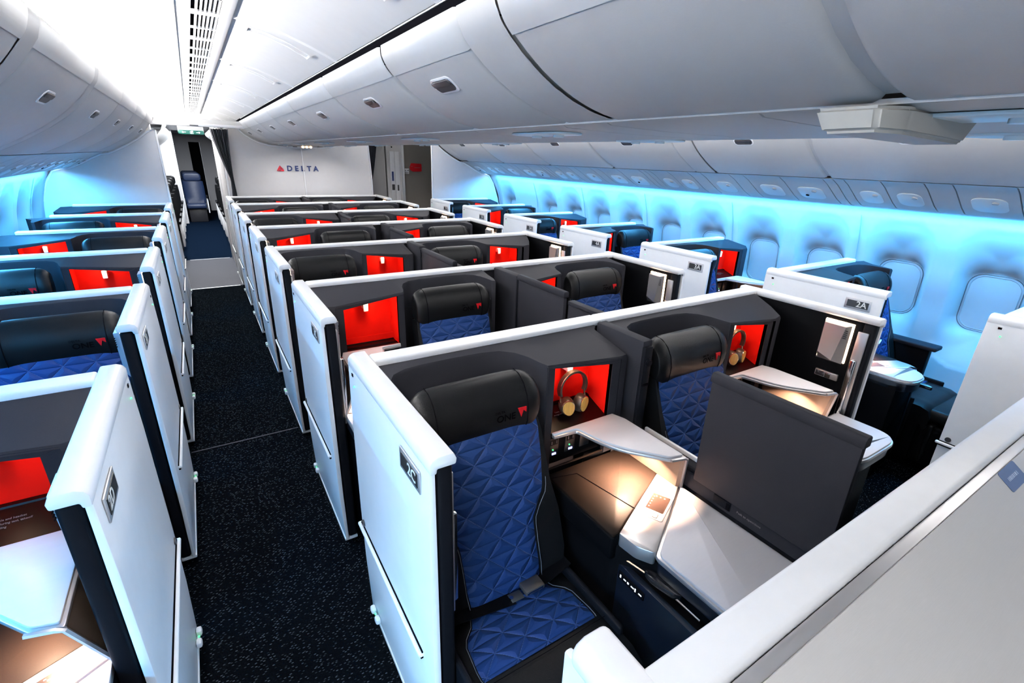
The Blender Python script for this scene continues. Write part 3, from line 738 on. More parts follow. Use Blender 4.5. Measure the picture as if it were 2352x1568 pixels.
# ceilings over the two aisles
def ceiling_mesh(sign):
    f = (lambda x: x) if sign > 0 else MXR
    m = MB()
    prof = [(-.29, 2.135), (-.255, 2.185), (-.20, 2.235), (-.13, 2.272), (-.05, 2.293), (.03, 2.30), (.095, 2.302)]
    def ext(p, mt, y0, y1, ncut=1):
        rings = [[(f(x), y, z) for x, z in p] for y in (y0, y1)]
        m.loft(rings, mt, closed=False, caps=False)
    seams = [Y0, .25, 1.40, 2.53, 3.66, 4.78, 5.90, 7.02, 8.14, 9.26, 10.4, 11.2]
    for a, b in zip(seams[:-1], seams[1:]):
        ext(prof, 'ceil', a+.004, b-.004)
        ext([(.235, 2.300), (.33, 2.290), (.43, 2.264), (.52, 2.232), (.59, 2.204), (.632, 2.184)], 'ceil', a+.004, b-.004)
        m.loft([[(f(x), y, z) for x, z in prof] for y in (b-.006, b+.006)], 'trimw', closed=False, caps=False)
        rb = [(.235, 2.294), (.33, 2.284), (.43, 2.258), (.52, 2.226), (.59, 2.198), (.632, 2.178)]
        m.loft([[(f(x), b-.02+.04*i/4, z+.006*abs(i-2)/2*1.0) for x, z in rb] for i in range(5)], 'trimw', closed=False, caps=False)
        # shallow oval panel
        if sign > 0:
            q = [(.30, 2.293), (.38, 2.277), (.46, 2.250), (.54, 2.212)]
            for o_ in (.10, .17): m.tube([(x, a+o_, z-.002) for x, z in q], .0025, 'trimw', 5)
            m.tube([(.30, a+.10+.07*i/4, 2.291) for i in range(5)], .004, 'trimw', 5); m.tube([(.54, a+.10+.07*i/4, 2.210) for i in range(5)], .005, 'trimw', 5)
    m.box(*sorted((f(.036), f(.042))), Y0, 11.2, 2.2965, 2.301, 'trimw')
    # grille strip
    m.box(*sorted((f(.192), f(.236))), Y0, 11.2, 2.292, 2.306, 'trimw', .003)
    m.box(*sorted((f(.095), f(.192))), Y0, 11.2, 2.318, 2.32, 'gap')
    y = .30
    while y < 10.8:
        for dy in (0, .285): m.box(*sorted((f(.094), f(.194))), y+dy, y+dy+.010, 2.297, 2.306, 'trimw')
        m.box(*sorted((f(.094), f(.194))), y+.53, y+.565, 2.295, 2.306, 'trimw')
        y += .565
    for i in range(6): m.box(*sorted((f(.110+i*.0145), f(.1165+i*.0145))), Y0, 11.2, 2.297, 2.312, 'trimw')
    return m
struct(ceiling_mesh(1).build('ceiling', angle=30)); struct(ceiling_mesh(-1).build('ceiling_right_aisle', angle=30))
m = MB(); m.box(-1.9, 4.8, Y0, 22, 2.42, 2.46, 'ceil'); struct(m.build('ceiling_crown'))

# overhead bins -----------------------------------------------------
BIN_C = [(.620, 2.150), (.622, 2.120), (.640, 2.085), (.662, 2.062), (.70, 2.030), (.75, 1.995), (.80, 1.967), (.86, 1.941), (.93, 1.920), (1.00, 1.907)]
BIN_S = [(3.175, 2.140), (3.178, 2.115), (3.190, 2.080), (3.208, 2.055), (3.255, 1.995), (3.33, 1.925), (3.41, 1.868), (3.49, 1.82), (3.57, 1.778), (3.65, 1.742)]
DOORS_C = [(-.70, .405), (.43, 1.08), (1.28, 1.87), (1.89, 2.78), (2.80, 3.88), (3.90, 4.96), (4.98, 6.04), (6.06, 7.12), (7.14, 8.20)]
DOORS_R = [(-.2, .66), (.68, 1.77), (1.79, 2.66), (2.86, 3.86), (3.88, 4.96), (4.98, 6.05), (6.07, 7.12)]
DOORS_L = [(-.2, .86), (.88, 1.93), (2.07, 3.07), (3.20, 4.22), (4.24, 5.30), (5.32, 6.38), (6.40, 7.40)]
def bin_door(f, prof, y0, y1, li, lat=True, cgap=.004):
    """one bin door: white rim on top, curved face, recessed latch"""
    root = empty('overhead_bin', (f(prof[0][0]), (y0+y1)/2, prof[-1][1]))
    off = tuple(root.location)
    def sm(p, n=4):
        out = []
        for i in range(len(p)-1):
            p0 = p[max(i-1, 0)]; p1 = p[i]; p2 = p[i+1]; p3 = p[min(i+2, len(p)-1)]
            for k in range(n):
                t = k/n
                out.append(tuple(.5*(2*p1[j]+(p2[j]-p0[j])*t+(2*p0[j]-5*p1[j]+4*p2[j]-p3[j])*t*t+(3*p1[j]-p0[j]-3*p2[j]+p3[j])*t**3) for j in (0, 1)))
        out.append(p[-1]); return out
    face = sm(prof[3:], 4); rim = sm(prof[:4], 3)
    cx_, cz_ = prof[-1][0]+(.0), 2.15
    def rings(p, inset, ys):
        R_ = []
        for y, e in ys:
            r_ = []
            for i, (x, z) in enumerate(p):
                a = p[max(i-1, 0)]; b = p[min(i+1, len(p)-1)]; tx, tz = b[0]-a[0], b[1]-a[1]; L = math.hypot(tx, tz); nx, nz = -tz/L, tx/L
                r_.append((f(x-nx*(e)), y, z-nz*(e)))
            R_.append(r_)
        return R_
    m = MB()
    s_ = 1 if (prof[-1][0] > prof[0][0]) else -1
    e = .016*(-s_)
    ys = [(y0+.000, e), (y0+.006, e*.35), (y0+.018, 0), (y1-.018, 0), (y1-.006, e*.35), (y1, e)]
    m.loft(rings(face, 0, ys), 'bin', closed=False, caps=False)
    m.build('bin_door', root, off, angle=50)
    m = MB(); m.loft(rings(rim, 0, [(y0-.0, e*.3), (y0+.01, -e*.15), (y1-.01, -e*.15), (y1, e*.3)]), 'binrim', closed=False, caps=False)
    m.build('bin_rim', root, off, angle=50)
    if lat:
        x, z = prof[li]; x2, z2 = prof[li+1]; xm, zm = (x+x2)/2, (z+z2)/2; d = Vector((f(x2)-f(x), z2-z)).normalized()
        yc = (y0+y1)/2
        n_ = Vector((-d.y, d.x));
        if n_.y > 0: n_ = -n_
        B4 = Matrix(((0, d.x, n_.x, f(xm)), (1, 0, 0, yc), (0, d.y, n_.y, zm), (0, 0, 0, 1)))
        m = MB()
        m.prism(rrect(.150, .062, .026), 'z', -.003, .004, 'trimw', .002, mat4=B4)
        m.prism(rrect(.130, .046, .020, cz=-.001), 'z', .001, .0055, 'latch', mat4=B4)
        m.prism(rrect(.126, .022, .008, cz=-.011), 'z', .004, .009, 'latch', .002, mat4=B4)
        m.build('bin_latch', root, off)
    return root
def run_bins(f, prof, doors, li, words, grp, skip=()):
    for i, (a, b) in enumerate(doors):
        r_ = bin_door(f, prof, a, b, li, i not in skip)
        tag(r_, f'{words}, bin door {ORD[min(i,6)] if i < 7 else ("eighth" if i == 7 else "ninth")} from the front', 'overhead bin', grp)
BIN_CI = BIN_C
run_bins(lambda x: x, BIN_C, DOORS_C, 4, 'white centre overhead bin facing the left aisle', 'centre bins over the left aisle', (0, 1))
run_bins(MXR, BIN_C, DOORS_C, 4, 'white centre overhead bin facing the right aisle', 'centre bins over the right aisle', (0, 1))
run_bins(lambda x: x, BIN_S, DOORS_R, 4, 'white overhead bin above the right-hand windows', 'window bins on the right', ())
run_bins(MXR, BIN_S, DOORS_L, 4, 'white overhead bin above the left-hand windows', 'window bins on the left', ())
# fixed body behind doors and fillers between them (structure of the bins)
def filler(f, prof, y0, y1, e=.010):
    m = MB()
    s_ = 1 if (prof[-1][0] > prof[0][0]) else -1
    r_ = []
    for y in (y0, y1):
        q = []
        for i, (x, z) in enumerate(prof):
            a = prof[max(i-1, 0)]; b = prof[min(i+1, len(prof)-1)]; tx, tz = b[0]-a[0], b[1]-a[1]; L = math.hypot(tx, tz)
            q.append((f(x-(-tz/L)*(-s_)*e), y, z-(tx/L)*(-s_)*e))
        r_.append(q)
    m.loft(r_, 'bin', closed=False, caps=False); return m
for nm, f, prof in (('trim_2', lambda x: x, BIN_C), ('trim_3', MXR, BIN_C), ('trim_4', lambda x: x, BIN_S), ('trim_5', MXR, BIN_S)):
    struct(filler(f, prof, -1.2, 8.30 if prof is BIN_C else 7.42, .013).build(nm))
for nm, f, prof, a, b in (('trim_6', lambda x: x, BIN_C, 1.085, 1.275), ('trim_7', lambda x: x, BIN_S, 2.665, 2.855), ('trim_8', MXR, BIN_S, 1.935, 2.065), ('trim_9', MXR, BIN_S, 3.075, 3.195), ('trim_10', MXR, BIN_C, 1.085, 1.275)):
    struct(filler(f, prof, a, b, .001).build(nm))
# black slot and rail between ceiling and centre bin rim
m = MB()
for f in (lambda x: x, MXR):
    m.box(*sorted((f(.645), f(.70))), Y0, 8.3, 2.10, 2.16, 'gap'); m.box(*sorted((f(.629), f(.640))), Y0, 8.3, 2.140, 2.186, 'gap'); m.box(*sorted((f(.624), f(.630))), Y0, 7.6, 2.176, 2.182, 'steel', .002)
struct(m.build('trim_11'))
# tops of bins so light does not leak
m = MB(); m.box(.64, 2.24, Y0, 8.3, 2.17, 2.18, 'bin'); struct(m.build('bin_tops_centre'))
for o, nm in ((0, 'trim_12'), (1, 'trim_13')):
    m = MB(); xs = (3.20, 4.6) if o == 0 else (-1.72, -.32); m.box(*xs, Y0, 7.42, 2.17, 2.18, 'bin'); struct(m.build(nm))
# underside of the centre bins: flat service channel with small oval units
m = MB(); m.box(1.0, 1.88, -1.2, 8.3, 1.903, 1.912, 'bin')
struct(m.build('trim_14'))
yy = -.60; i = 0
while yy < 8.2:
    L_ = (.46, .20, .60)[i % 3]; L_ = min(L_, 8.28-yy)
    r_ = empty('service_unit', (1.44, yy+L_/2, 1.89)); off = tuple(r_.location)
    m = MB(); m.prism([(1.005, 1.906), (1.03, 1.897), (1.25, 1.892), (1.63, 1.892), (1.85, 1.897), (1.875, 1.906)], 'y', yy+.003, yy+L_-.003, 'bin'); m.build('cover_panel', r_, off)
    if i % 3 == 2:
        for sx in (-1, 1):
            m = MB(); m.prism([(p[0], p[1]) for p in rrect(.15, .34, .07, 6, 1.44+sx*.28, yy+L_/2)], 'z', 1.887, 1.894, 'lens', .002)
            for q in (-.07, .07): m.cyl((1.44+sx*.27, yy+L_/2+q, 1.884), (0, 0, 1), .020, .010, 'lens', 14)
            m.build('lens_panel', r_, off)
            if yy < .7: continue
            l = bpy.data.lights.new('centre_fill_spot', 'SPOT'); l.energy = 6.2; l.color = (1.0, 0.97, 0.94); l.spot_size = R(150); l.spot_blend = 1.0; l.shadow_soft_size = .15  # fill spot added to lift the ledges and tables of the centre suites
            lo_ = bpy.data.objects.new('centre_fill_spot', l); COL.objects.link(lo_); lo_.parent = r_; lo_.location = (sx*.28, 0, -.02)
    tag(r_, 'white service panel on the underside of the centre bins', 'service panel', 'service panels under the centre bins')
    yy += L_; i += 1
# box hanging under the centre bin near the camera
m = MB(); t = bmesh.new()
top = ((1.005, .385, 1.899), (1.33, .392, 1.899), (1.34, .50, 1.899), (.955, .52, 1.899), (.950, .415, 1.899)); low = ((1.008, .388, 1.857), (1.255, .386, 1.851), (1.27, .47, 1.851), (.960, .50, 1.858), (.955, .412, 1.859))
vt = [t.verts.new(p) for p in top]; vl = [t.verts.new(p) for p in low]; t.faces.new(vt); t.faces.new(vl[::-1])
for i in range(5): t.faces.new([vt[i], vt[(i+1) % 5], vl[(i+1) % 5], vl[i]])
bmesh.ops.recalc_face_normals(t, faces=t.faces)
bmesh.ops.bevel(t, geom=t.edges[:], offset=.007, segments=3, affect='EDGES'); m.merge(t, 'boxgrey')
tag(m.build('ceiling_housing'), 'white tapered housing hanging under the bin above the right side of the photo', 'housing')

# window side service strip --------------------------------------------------
PSU = [(3.655, 1.738), (3.70, 1.733), (3.78, 1.700), (3.87, 1.650), (3.96, 1.600), (4.05, 1.562), (4.105, 1.553)]
def psu_strip(f, y0, y1, lens, hole):
    r_ = empty('reading_light_panel', (f(3.88), (y0+y1)/2, 1.64)); off = tuple(r_.location)
    m = MB(); q = PSU+[(4.105, 1.566), (3.70, 1.75)]
    m.loft([[(f(x), y, z) for x, z in q] for y in (y0+.0035, y1-.0035)], 'bin'); m.build('cover_panel', r_, off, angle=50)
    if lens:
        m = MB(); a = Vector((f(3.80), 1.689)); b = Vector((f(4.02), 1.572)); d = (b-a).normalized(); n_ = Vector((-d.y, d.x)); n_ = -n_ if n_.y > 0 else n_
        c_ = (a+b)/2; B4 = Matrix(((0, d.x, n_.x, c_.x), (1, 0, 0, (y0+y1)/2), (0, d.y, n_.y, c_.y), (0, 0, 0, 1)))
        m.prism(rrect(min(.20, (y1-y0)*.6), .17, .05), 'z', -.001, .006, 'lens', .002, mat4=B4)
        if hole:
            t4 = B4 @ Matrix.Translation((.04, .03, .006)); m.prism([(.013*math.cos(a_), .010*math.sin(a_)) for a_ in [2*math.pi*k/14 for k in range(14)]], 'z', 0, .004, 'gap', mat4=t4)
        m.prism([(.016*math.cos(a_), .016*math.sin(a_)) for a_ in [2*math.pi*k/14 for k in range(14)]], 'z', 0, .009, 'bin', .002, mat4=B4 @ Matrix.Translation((-.03, -.035, .004)))
        m.build('lens', r_, off)
    return r_
lens_pat = [.19, .06, .06, .27, .26, .11, .24, .12, .20]
for f, nm, yst in ((lambda x: x, 'right', -.25), (MXR, 'left', -.1)):
    y, i = yst, 0
    while y < 7.4:
        L_ = lens_pat[i % 9]; L_ = min(L_*1.15, 7.42-y)
        if L_ < .02: break
        r_ = psu_strip(f, y, y+L_, L_ > .18, i % 9 == 3)
        tag(r_, f'white strip panel between the bins and the windows on the {nm} wall', 'service panel', f'service panels over the {nm} windows')
        y += L_; i += 1
    m = MB(); m.loft([[(f(x), yb, z) for x, z in [(3.66, 1.76), (3.80, 1.712), (3.96, 1.62), (4.09, 1.572), (4.5, 1.572), (4.5, 1.76)]] for yb in (-1.2, 7.42)], 'gap'); struct(m.build('trim_15' if nm == 'right' else 'trim_16'))

# sidewalls with windows --------------------------------------------------------
def wallx(z):   # distance of the wall from the cabin, right side
    pts = [(0.0, 4.19), (.3, 4.30), (.6, 4.36), (.9, 4.375), (1.2, 4.335), (1.45, 4.255), (1.53, 4.215), (1.575, 4.14)]
    for (z0, x0), (z1, x1) in zip(pts[:-1], pts[1:]):
        if z <= z1:
            t = (z-z0)/(z1-z0); return x0+(x1-x0)*t
    return pts[-1][1]
from functools import lru_cache
@lru_cache(None)
def wallxs(z): return sum(wallx(min(1.575, max(0, z+q))) for q in (-.06, -.03, 0, .03, .06))/5 if z < 1.5 else wallx(z)
def sdr(y, z, cy_, cz_, hw, hh, r):
    qx, qz = abs(y-cy_)-hw+r, abs(z-cz_)-hh+r
    return math.hypot(max(qx, 0), max(qz, 0))+min(max(qx, qz), 0)-r
BAY = .55
def bay(f, window=True):
    m = MB(); t = bmesh.new()
    zs = [0, .15, .3, .42]+[.44+i*.015 for i in range(69)]+[1.49, 1.51, 1.53, 1.55, 1.575]
    zs = [z for z in zs if z <= 1.575]
    NY = 44; g = []
    for z in zs:
        row = []
        for j in range(NY+1):
            y = -BAY/2+BAY*j/NY; x = wallxs(round(z, 4)); dep = 0
            if window:
                so = -sdr(y, z, 0, .985, .205, .475, .15-.0); si = sdr(y, z, 0, .965, .150, .205, .085)
                if so > 0:
                    if si <= 0: k = 1
                    else: k = so/(so+si)
                    k = max(0, min(1, k)); dep = .108*k**1.35+.006*(1 if so > .003 else 0)
            row.append(t.verts.new((f(x+dep), y, z)))
        g.append(row)
    for a, b in zip(g[:-1], g[1:]):
        for j in range(NY): t.faces.new([a[j], a[j+1], b[j+1], b[j]])
    m.merge(t, 'wall'); return m
def pane_parts(root, f, off):
    # bezel ring seam, recessed reveal, pulled-down shade
    def X_(z): return f(wallxs(round(z, 3))+.114)
    tilt = lambda z: X_(z)
    m = MB()
    ring = [(p[0], p[1]) for p in rrect(.290, .400, .090, 8, 0, .965)]
    s_ = -1 if f(1) > f(0) else 1
    m.tube([(X_(z)+s_*.0015, y, z) for y, z in ring], .0018, 'latch', 5, closed=True); m.build('bezel_seam', root, off)
    m = MB(); rg = []
    for w_, h_, r_, dx in ((.262, .372, .080, 0), (.256, .366, .078, .004), (.250, .358, .076, .016), (.246, .352, .075, .030)):
        rg.append([(X_(z)-s_*dx+s_*.003, y, z) for y, z in rrect(w_, h_, r_, 8, 0, .965)])
    m.loft(rg, 'wall', caps=False); m.build('window_reveal', root, off, angle=60)
    m = MB(); t = bmesh.new(); pts = rrect(.250, .356, .076, 8, 0, .965)
    vs = [t.verts.new((X_(.965)-s_*.026+(z-.965)*(X_(1.1)-X_(.8))/.3, y, z)) for y, z in pts]; t.faces.new(vs); m.merge(t, 'shade')
    o = m.build('window_shade', root, off)
    m = MB(); q = [(X_(.802)-s_*.016, y, .808-.010*math.cos(y/.09*1.2)) for y in [(-.09+.18*i/10) for i in range(11)]]
    m.tube(q, .006, 'wall', 8); m.build('shade_handle', root, off)
def wall_bays(side):
    f = (lambda x: x) if side == 'right' else MXR
    proto = None; plain = None; n = 0
    base_y = .94-BAY*3 if side == 'right' else .94-BAY*2+.12
    for i in range(18):
        y = base_y+BAY*i
        if y > 7.72: break
        is_win = not (side == 'right' and i == 13)
        if is_win:
            if proto is None:
                o = bay(f, True).build('window_1' if side == 'right' else 'window_20', angle=45); struct(o); pane_parts(o, f, (0, 0, 0)); proto = o
            else: o = copy_tree(proto); n += 1; o.name = f'window_{n+1}' if side == 'right' else f'window_{n+20}'
        else:
            o = bay(f, False).build('wall_right_plain_panel'); struct(o)
        o.location = (0, y, 0)
    m = MB()
    s_ = 1 if side == 'right' else -1
    for i in range(0, 16, 2):
        y = base_y+BAY*i+BAY/2
        if y < 7.4: m.tube([(f(wallxs(round(z, 3))-.0), y, z) for z in [.45, .7, .9, 1.1, 1.3, 1.5]], .003, 'shade', 5)
    struct(m.build('wall_seams_'+side))
wall_bays('right'); wall_bays('left')
m = MB(); m.box(4.50, 4.56, -2, 22, -.02, 2.42, 'gap'); struct(m.build('wall_right_hull'))
m = MB(); m.box(2.88-4.56, 2.88-4.50, -2, 22, -.02, 2.42, 'gap'); struct(m.build('wall_left_hull'))
# visible lens of the cove light
for f, nm in ((lambda x: x, 'right'), (MXR, 'left')):
    m = MB(); m.box(*sorted((f(4.108), f(4.150))), -1.2, 7.4, 1.560, 1.566, 'coveglow')
    tag(m.build('cove_light_lens'), f'bright blue-white light strip above the {nm} windows', 'light strip')
# side vent grille low on the wall
m = MB()
m.box(4.10, 4.13, -.2, 7.3, .03, .26, 'dark2')
for i in range(14): m.box(4.088, 4.102, -.2, 7.3, .045+i*.015, .052+i*.015, 'post')
struct(m.build('baseboard_right'))

# ---------------------------------------------------------------- row one, beside the camera
px, sg = PX['C']; yk = .36
r1 = empty('suite_shell', (px, yk, 0), 'white topped shell in the right foreground with a brushed panel and blue sticker', 'suite shell', None)
m = MB(); m.box(.385, 2.5, .205, .272, 1.145, 1.180, 'cap', .010, 3); m.build('top_ledge', r1, (px, yk, 0))
m = MB(); m.box(.40, 2.5, .212, .265, .03, 1.146, 'dark', .004); m.build('rear_wall', r1, (px, yk, 0))
m = MB(); m.box(.40, 2.5, .182, .2035, 1.10, 1.166, 'silver', .003); m.box(.40, 2.5, .196, .206, 1.09, 1.160, 'gap'); m.build('edge_strip', r1, (px, yk, 0))
Rm = Matrix.Translation((0, .180, 1.166)) @ Matrix.Rotation(R(38), 4, 'X')
m = MB(); t = bmesh.new(); bmesh.ops.create_cube(t, size=1)
for v in t.verts: v.co = Vector((.40+(v.co.x+.5)*2.1, -.62+(v.co.y+.5)*.62, -.02+(v.co.z+.5)*.02))
bmesh.ops.transform(t, matrix=Rm, verts=t.verts); m.merge(t, 'brush'); m.build('brushed_panel', r1, (px, yk, 0))
m = MB(); st4 = Rm @ Matrix.Translation((1.483, .0-.022, .0004))
m.prism(rrect(.105, .046, .006), 'z', 0, .0008, 'sticker', mat4=st4); 
for i, (a_, b_) in enumerate(((-.030, .004), (-.024, .006), (-.017, .008), (-.008, .005), (-.001, .007), (.008, .005), (.015, .009), (.026, .005))): m.prism([(a_, -.004), (a_+b_*.8, -.004), (a_+b_*.8, .004), (a_, .004)], 'z', .0008, .0011, 'stickert', mat4=st4)
m.build('sticker', r1, (px, yk, 0))
m = MB(); m.box(px, px+.014, -.45, yk, .05, 1.150, 'white', .004); pnl = m.build('aisle_panel', r1, (px, yk, 0))
m = MB(); cp_ = [(px-.001, 1.137), (px+.016, 1.135), (px+.018, 1.148), (px+.066, 1.148), (px+.070, 1.162), (px+.060, 1.182), (px+.022, 1.182), (px+.006, 1.174), (px-.001, 1.162)]
m.prism(cp_, 'y', -.45, yk-.012, 'cap', .010, 3); m.build('top_cap', pnl, (px, yk, 0))
m = MB(); m.box(px+.012, px+.058, -.45, yk-.02, .05, 1.14, 'white', .004); m.build('inner_lining', pnl, (px, yk, 0))
# suite 1A panel at right
s1 = copy_tree(shells[('A', layout('A', -1))]); s1.location = (PX['A'][0], ROW0['A']-PITCH_M, 0)
tag(s1, 'white suite shell at the right edge of the photo, ahead of suite 2A', 'suite shell', None)
for o in list(bpy.data.objects):
    if o.parent and o.parent.parent == s1 and o.name.startswith(('seat_number_placard', 'seat_number_text')): bpy.data.objects.remove(o)
for o in list(bpy.data.objects):
    if o.name.startswith('seat_number_text') and o.parent and o.parent.parent == s1: bpy.data.objects.remove(o)
# footrests
for col in 'AC':
    for k in range(2):
        lay = layout(col, k); X = MX(col, lay); y = ROW0[col]+PITCH_M*k
        x0 = X(.865) if False else X(.64)
        r_ = empty('footrest', (x0, y-1.0, 0), f'dark leather footrest box in the footwell of suite {k+2}{col}', 'footrest', 'footwell ottomans'); off = (x0, y, 0)
        m = MB(); m.box(x0-.22, x0+.20, .84 if col == 'A' else .90, 1.06, .05, .33, 'dark2', .02, 3); m.build('box_base', r_, (x0, -(y-(y-1.0))*0, 0), True).location = (0, 1.0, 0)
        m = MB(); m.box(x0-.22, x0+.20, .80 if col == 'A' else .90, 1.06, .345, .43, 'leather', .028, 3); m.build('cushion', r_, (x0, 0, 0), True).location = (0, 1.0, 0)
# wall-side armrest box of 2A
for k in (0, 1):
    y = ROW0['A']+PITCH_M*k
    m = MB(); m.box(4.09, 4.15, y-.66, y-.30, .10, .66, 'dark2', .006); m.box(4.065, 4.18, y-.70, y-.28, .655, .685, 'dark', .010, 3)
    tag(m.build('furniture_box'), f'dark furniture box between suite {k+2}A and the window wall', 'side box', 'boxes by the window wall')
# ------------------------------------------------------------------ partitions at the back of the cabin
def partition(name, outline, y, holes=None, f=lambda x: x, trim=True):
    m = MB(); pts = [(f(x), z) for x, z in outline]
    m.prism(pts, 'y', y, y+.035, 'part', .0)
    o = struct(m.build(name))
    if trim:
        m = MB(); m.tube([(x, y-.004, z) for x, z in pts]+[(pts[0][0], y-.004, pts[0][1])], .011, 'trimw', 6)
        t_ = m.build('edge_trim', o)
    return o
side_out = [(3.16, .02), (3.175, 1.99), (3.225, 1.985), (3.26, 1.965), (3.36, 1.885), (3.49, 1.805), (3.60, 1.748), (3.66, 1.722), (3.73, 1.712), (3.81, 1.672), (3.93, 1.605), (4.04, 1.555), (4.12, 1.548), (4.19, 1.52), (4.27, 1.40), (4.36, 1.15), (4.40, .9), (4.40, .3), (4.25, .02)]
partition('wall_partition_right', side_out, 7.42)
partition('wall_partition_left', side_out, 7.42, f=MXR)
cout = [(.385, .02), (.40, 1.45), (.43, 2.06), (.58, 2.10), (.64, 2.07), (.70, 2.01), (.78, 1.955), (.88, 1.908), (1.0, 1.878), (1.20, 1.866), (1.44, 1.864)]
cout = cout+[(2*CX-x, z) for x, z in cout[::-1][1:]]
partition('wall_partition_centre', cout, 8.32)
m = MB(); m.box(1.436, 1.450, 8.308, 8.322, 1.0, 1.86, 'trimw', .002); struct(m.build('trim_17'))
# airline logo on the wall
lg = empty('wall_logo', (1.08, 8.312, 1.553), 'red triangle logo and dark blue lettering on the white rear wall', 'logo')
LO = (1.08, 8.312, 1.553)
m = MB()
A, B_, C_, D_ = (1.087, 1.514), (1.135, 1.592), (1.183, 1.514), (1.140, 1.536)
m.prism([(1.063, 1.524), (1.113, 1.604), (1.113, 1.551)], 'y', 8.308, 8.318, 'logored'); m.prism([(1.115, 1.604), (1.165, 1.543), (1.115, 1.551)], 'y', 8.308, 8.318, 'logored2')
m.prism([(1.068, 1.522), (1.117, 1.547), (1.130, 1.522)], 'y', 8.308, 8.318, 'logored2'); m.prism([(1.120, 1.547), (1.165, 1.540), (1.165, 1.522), (1.134, 1.522)], 'y', 8.308, 8.318, 'logored')
m.build('logo_triangle', lg, LO)
XZ = Matrix(((1, 0, 0, 0), (0, 0, -1, 0), (0, 1, 0, 0), (0, 0, 0, 1)))
m = MB()
for ch, lx in zip('DELTA', (1.246, 1.345, 1.432, 1.525, 1.622)):
    m.text(ch, .105, 'logoblue', Matrix.Translation((lx, 8.314, 1.560)) @ XZ, .004, bold=.0028)
m.build('logo_lettering', lg, LO)
# small lamp unit under the bin at the wall
m = MB(); m.box(1.24, 1.66, 8.20, 8.30, 1.850, 1.885, 'trimw', .012, 3); hu = tag(m.build('spotlight_unit'), 'white unit with three small lamps under the bin end above the logo', 'lamp')
m = MB()
for x in (1.45, 1.505, 1.56): m.cyl((x, 8.198, 1.870), (0, 1, 0), .013, .006, 'warmglow', 12)
m.build('lamp_lens', hu)
m = MB(); m.text('EXIT', .022, 'gap', Matrix.Translation((1.33, 8.199, 1.868)) @ XZ, .0005) if False else m.box(1.31, 1.37, 8.197, 8.2, 1.864, 1.873, 'latch')
m.build('switch_slot', hu)
for i, (x, z) in enumerate(((3.02, 1.93), (3.13, 1.93))): pass

# beam and lowered galley ceiling
m = MB(); m.box(-.34, .66, 7.60, 7.66, 2.075, 2.140, 'binrim'); m.box(-.34, .66, 7.56, 7.62, 2.055, 2.092, 'trimw', .01, 2); m.box(.06, .15, 7.552, 7.565, 2.062, 2.072, 'latch'); struct(m.build('trim_18'))
m = MB(); m.box(-1.6, -.29, 7.46, 11.2, 2.13, 2.15, 'ceil'); struct(m.build('ceiling_galley'))
m = MB(); m.box(-.60, .70, 11.2, 22, 2.20, 2.22, 'ceil'); m.box(2.2, 4.5, 8.4, 22, 2.08, 2.10, 'ceil'); m.box(.02, .14, 9.6, 14, 2.17, 2.20, 'trimw', .005); struct(m.build('ceiling_aft'))
def exit_sign(x, y, z, w_, lab):
    r_ = empty('exit_sign', (x, y, z), lab, 'exit sign', 'exit signs'); off = (x, y, z)
    m = MB(); m.prism([(x+a, z+b) for a, b in rrect(w_, .055, .018)], 'y', y-.012, y+.02, 'greensign', .003); m.build('sign_panel', r_, off)
    m = MB()
    for s_ in (-1, 1):
        cx_ = x+s_*w_*.27; m.box(cx_-.022, cx_+.022, y-.0145, y-.012, z-.003, z+.003, 'signwhite')
        for q in (1, -1): m.box(cx_+s_*.006, cx_+s_*.024, y-.0145, y-.012, z-.003, z+.003, 'signwhite', rot=Matrix.Rotation(R(38*q*s_), 3, 'Y'), piv=(cx_+s_*.024, y, z))
    # running figure at a door
    m.box(x-.004, x+.003, y-.0145, y-.012, z-.006, z+.012, 'signwhite'); m.cyl((x+.001, y-.0135, z+.017), (0, 1, 0), .004, .002, 'signwhite', 8)
    m.box(x-.018, x-.003, y-.0145, y-.012, z+.004, z+.008, 'signwhite'); m.box(x-.016, x-.003, y-.0145, y-.012, z-.016, z-.011, 'signwhite'); m.box(x+.000, x+.004, y-.0145, y-.012, z-.022, z-.006, 'signwhite')
    for a, b, c, d in ((.010, .026, .018, .021), (.010, .013, -.022, .021), (.023, .026, -.022, .021)): m.box(x+a, x+b, y-.0145, y-.012, z+c, z+d, 'signwhite')
    m.build('pictogram', r_, off)
    m = MB(); m.box(x-w_*.5, x+w_*.5, y+.02, y+.06, z-.02, 2.30 if x < 1 else 2.078, 'trimw', .01); m.build('mounting_box', r_, off)
exit_sign(.075, 9.2, 2.025, .33, 'green exit sign with two arrows over the left aisle')
exit_sign(2.74, 9.2, 2.005, .36, 'green exit sign with arrow over the right aisle, partly hidden by the bin')
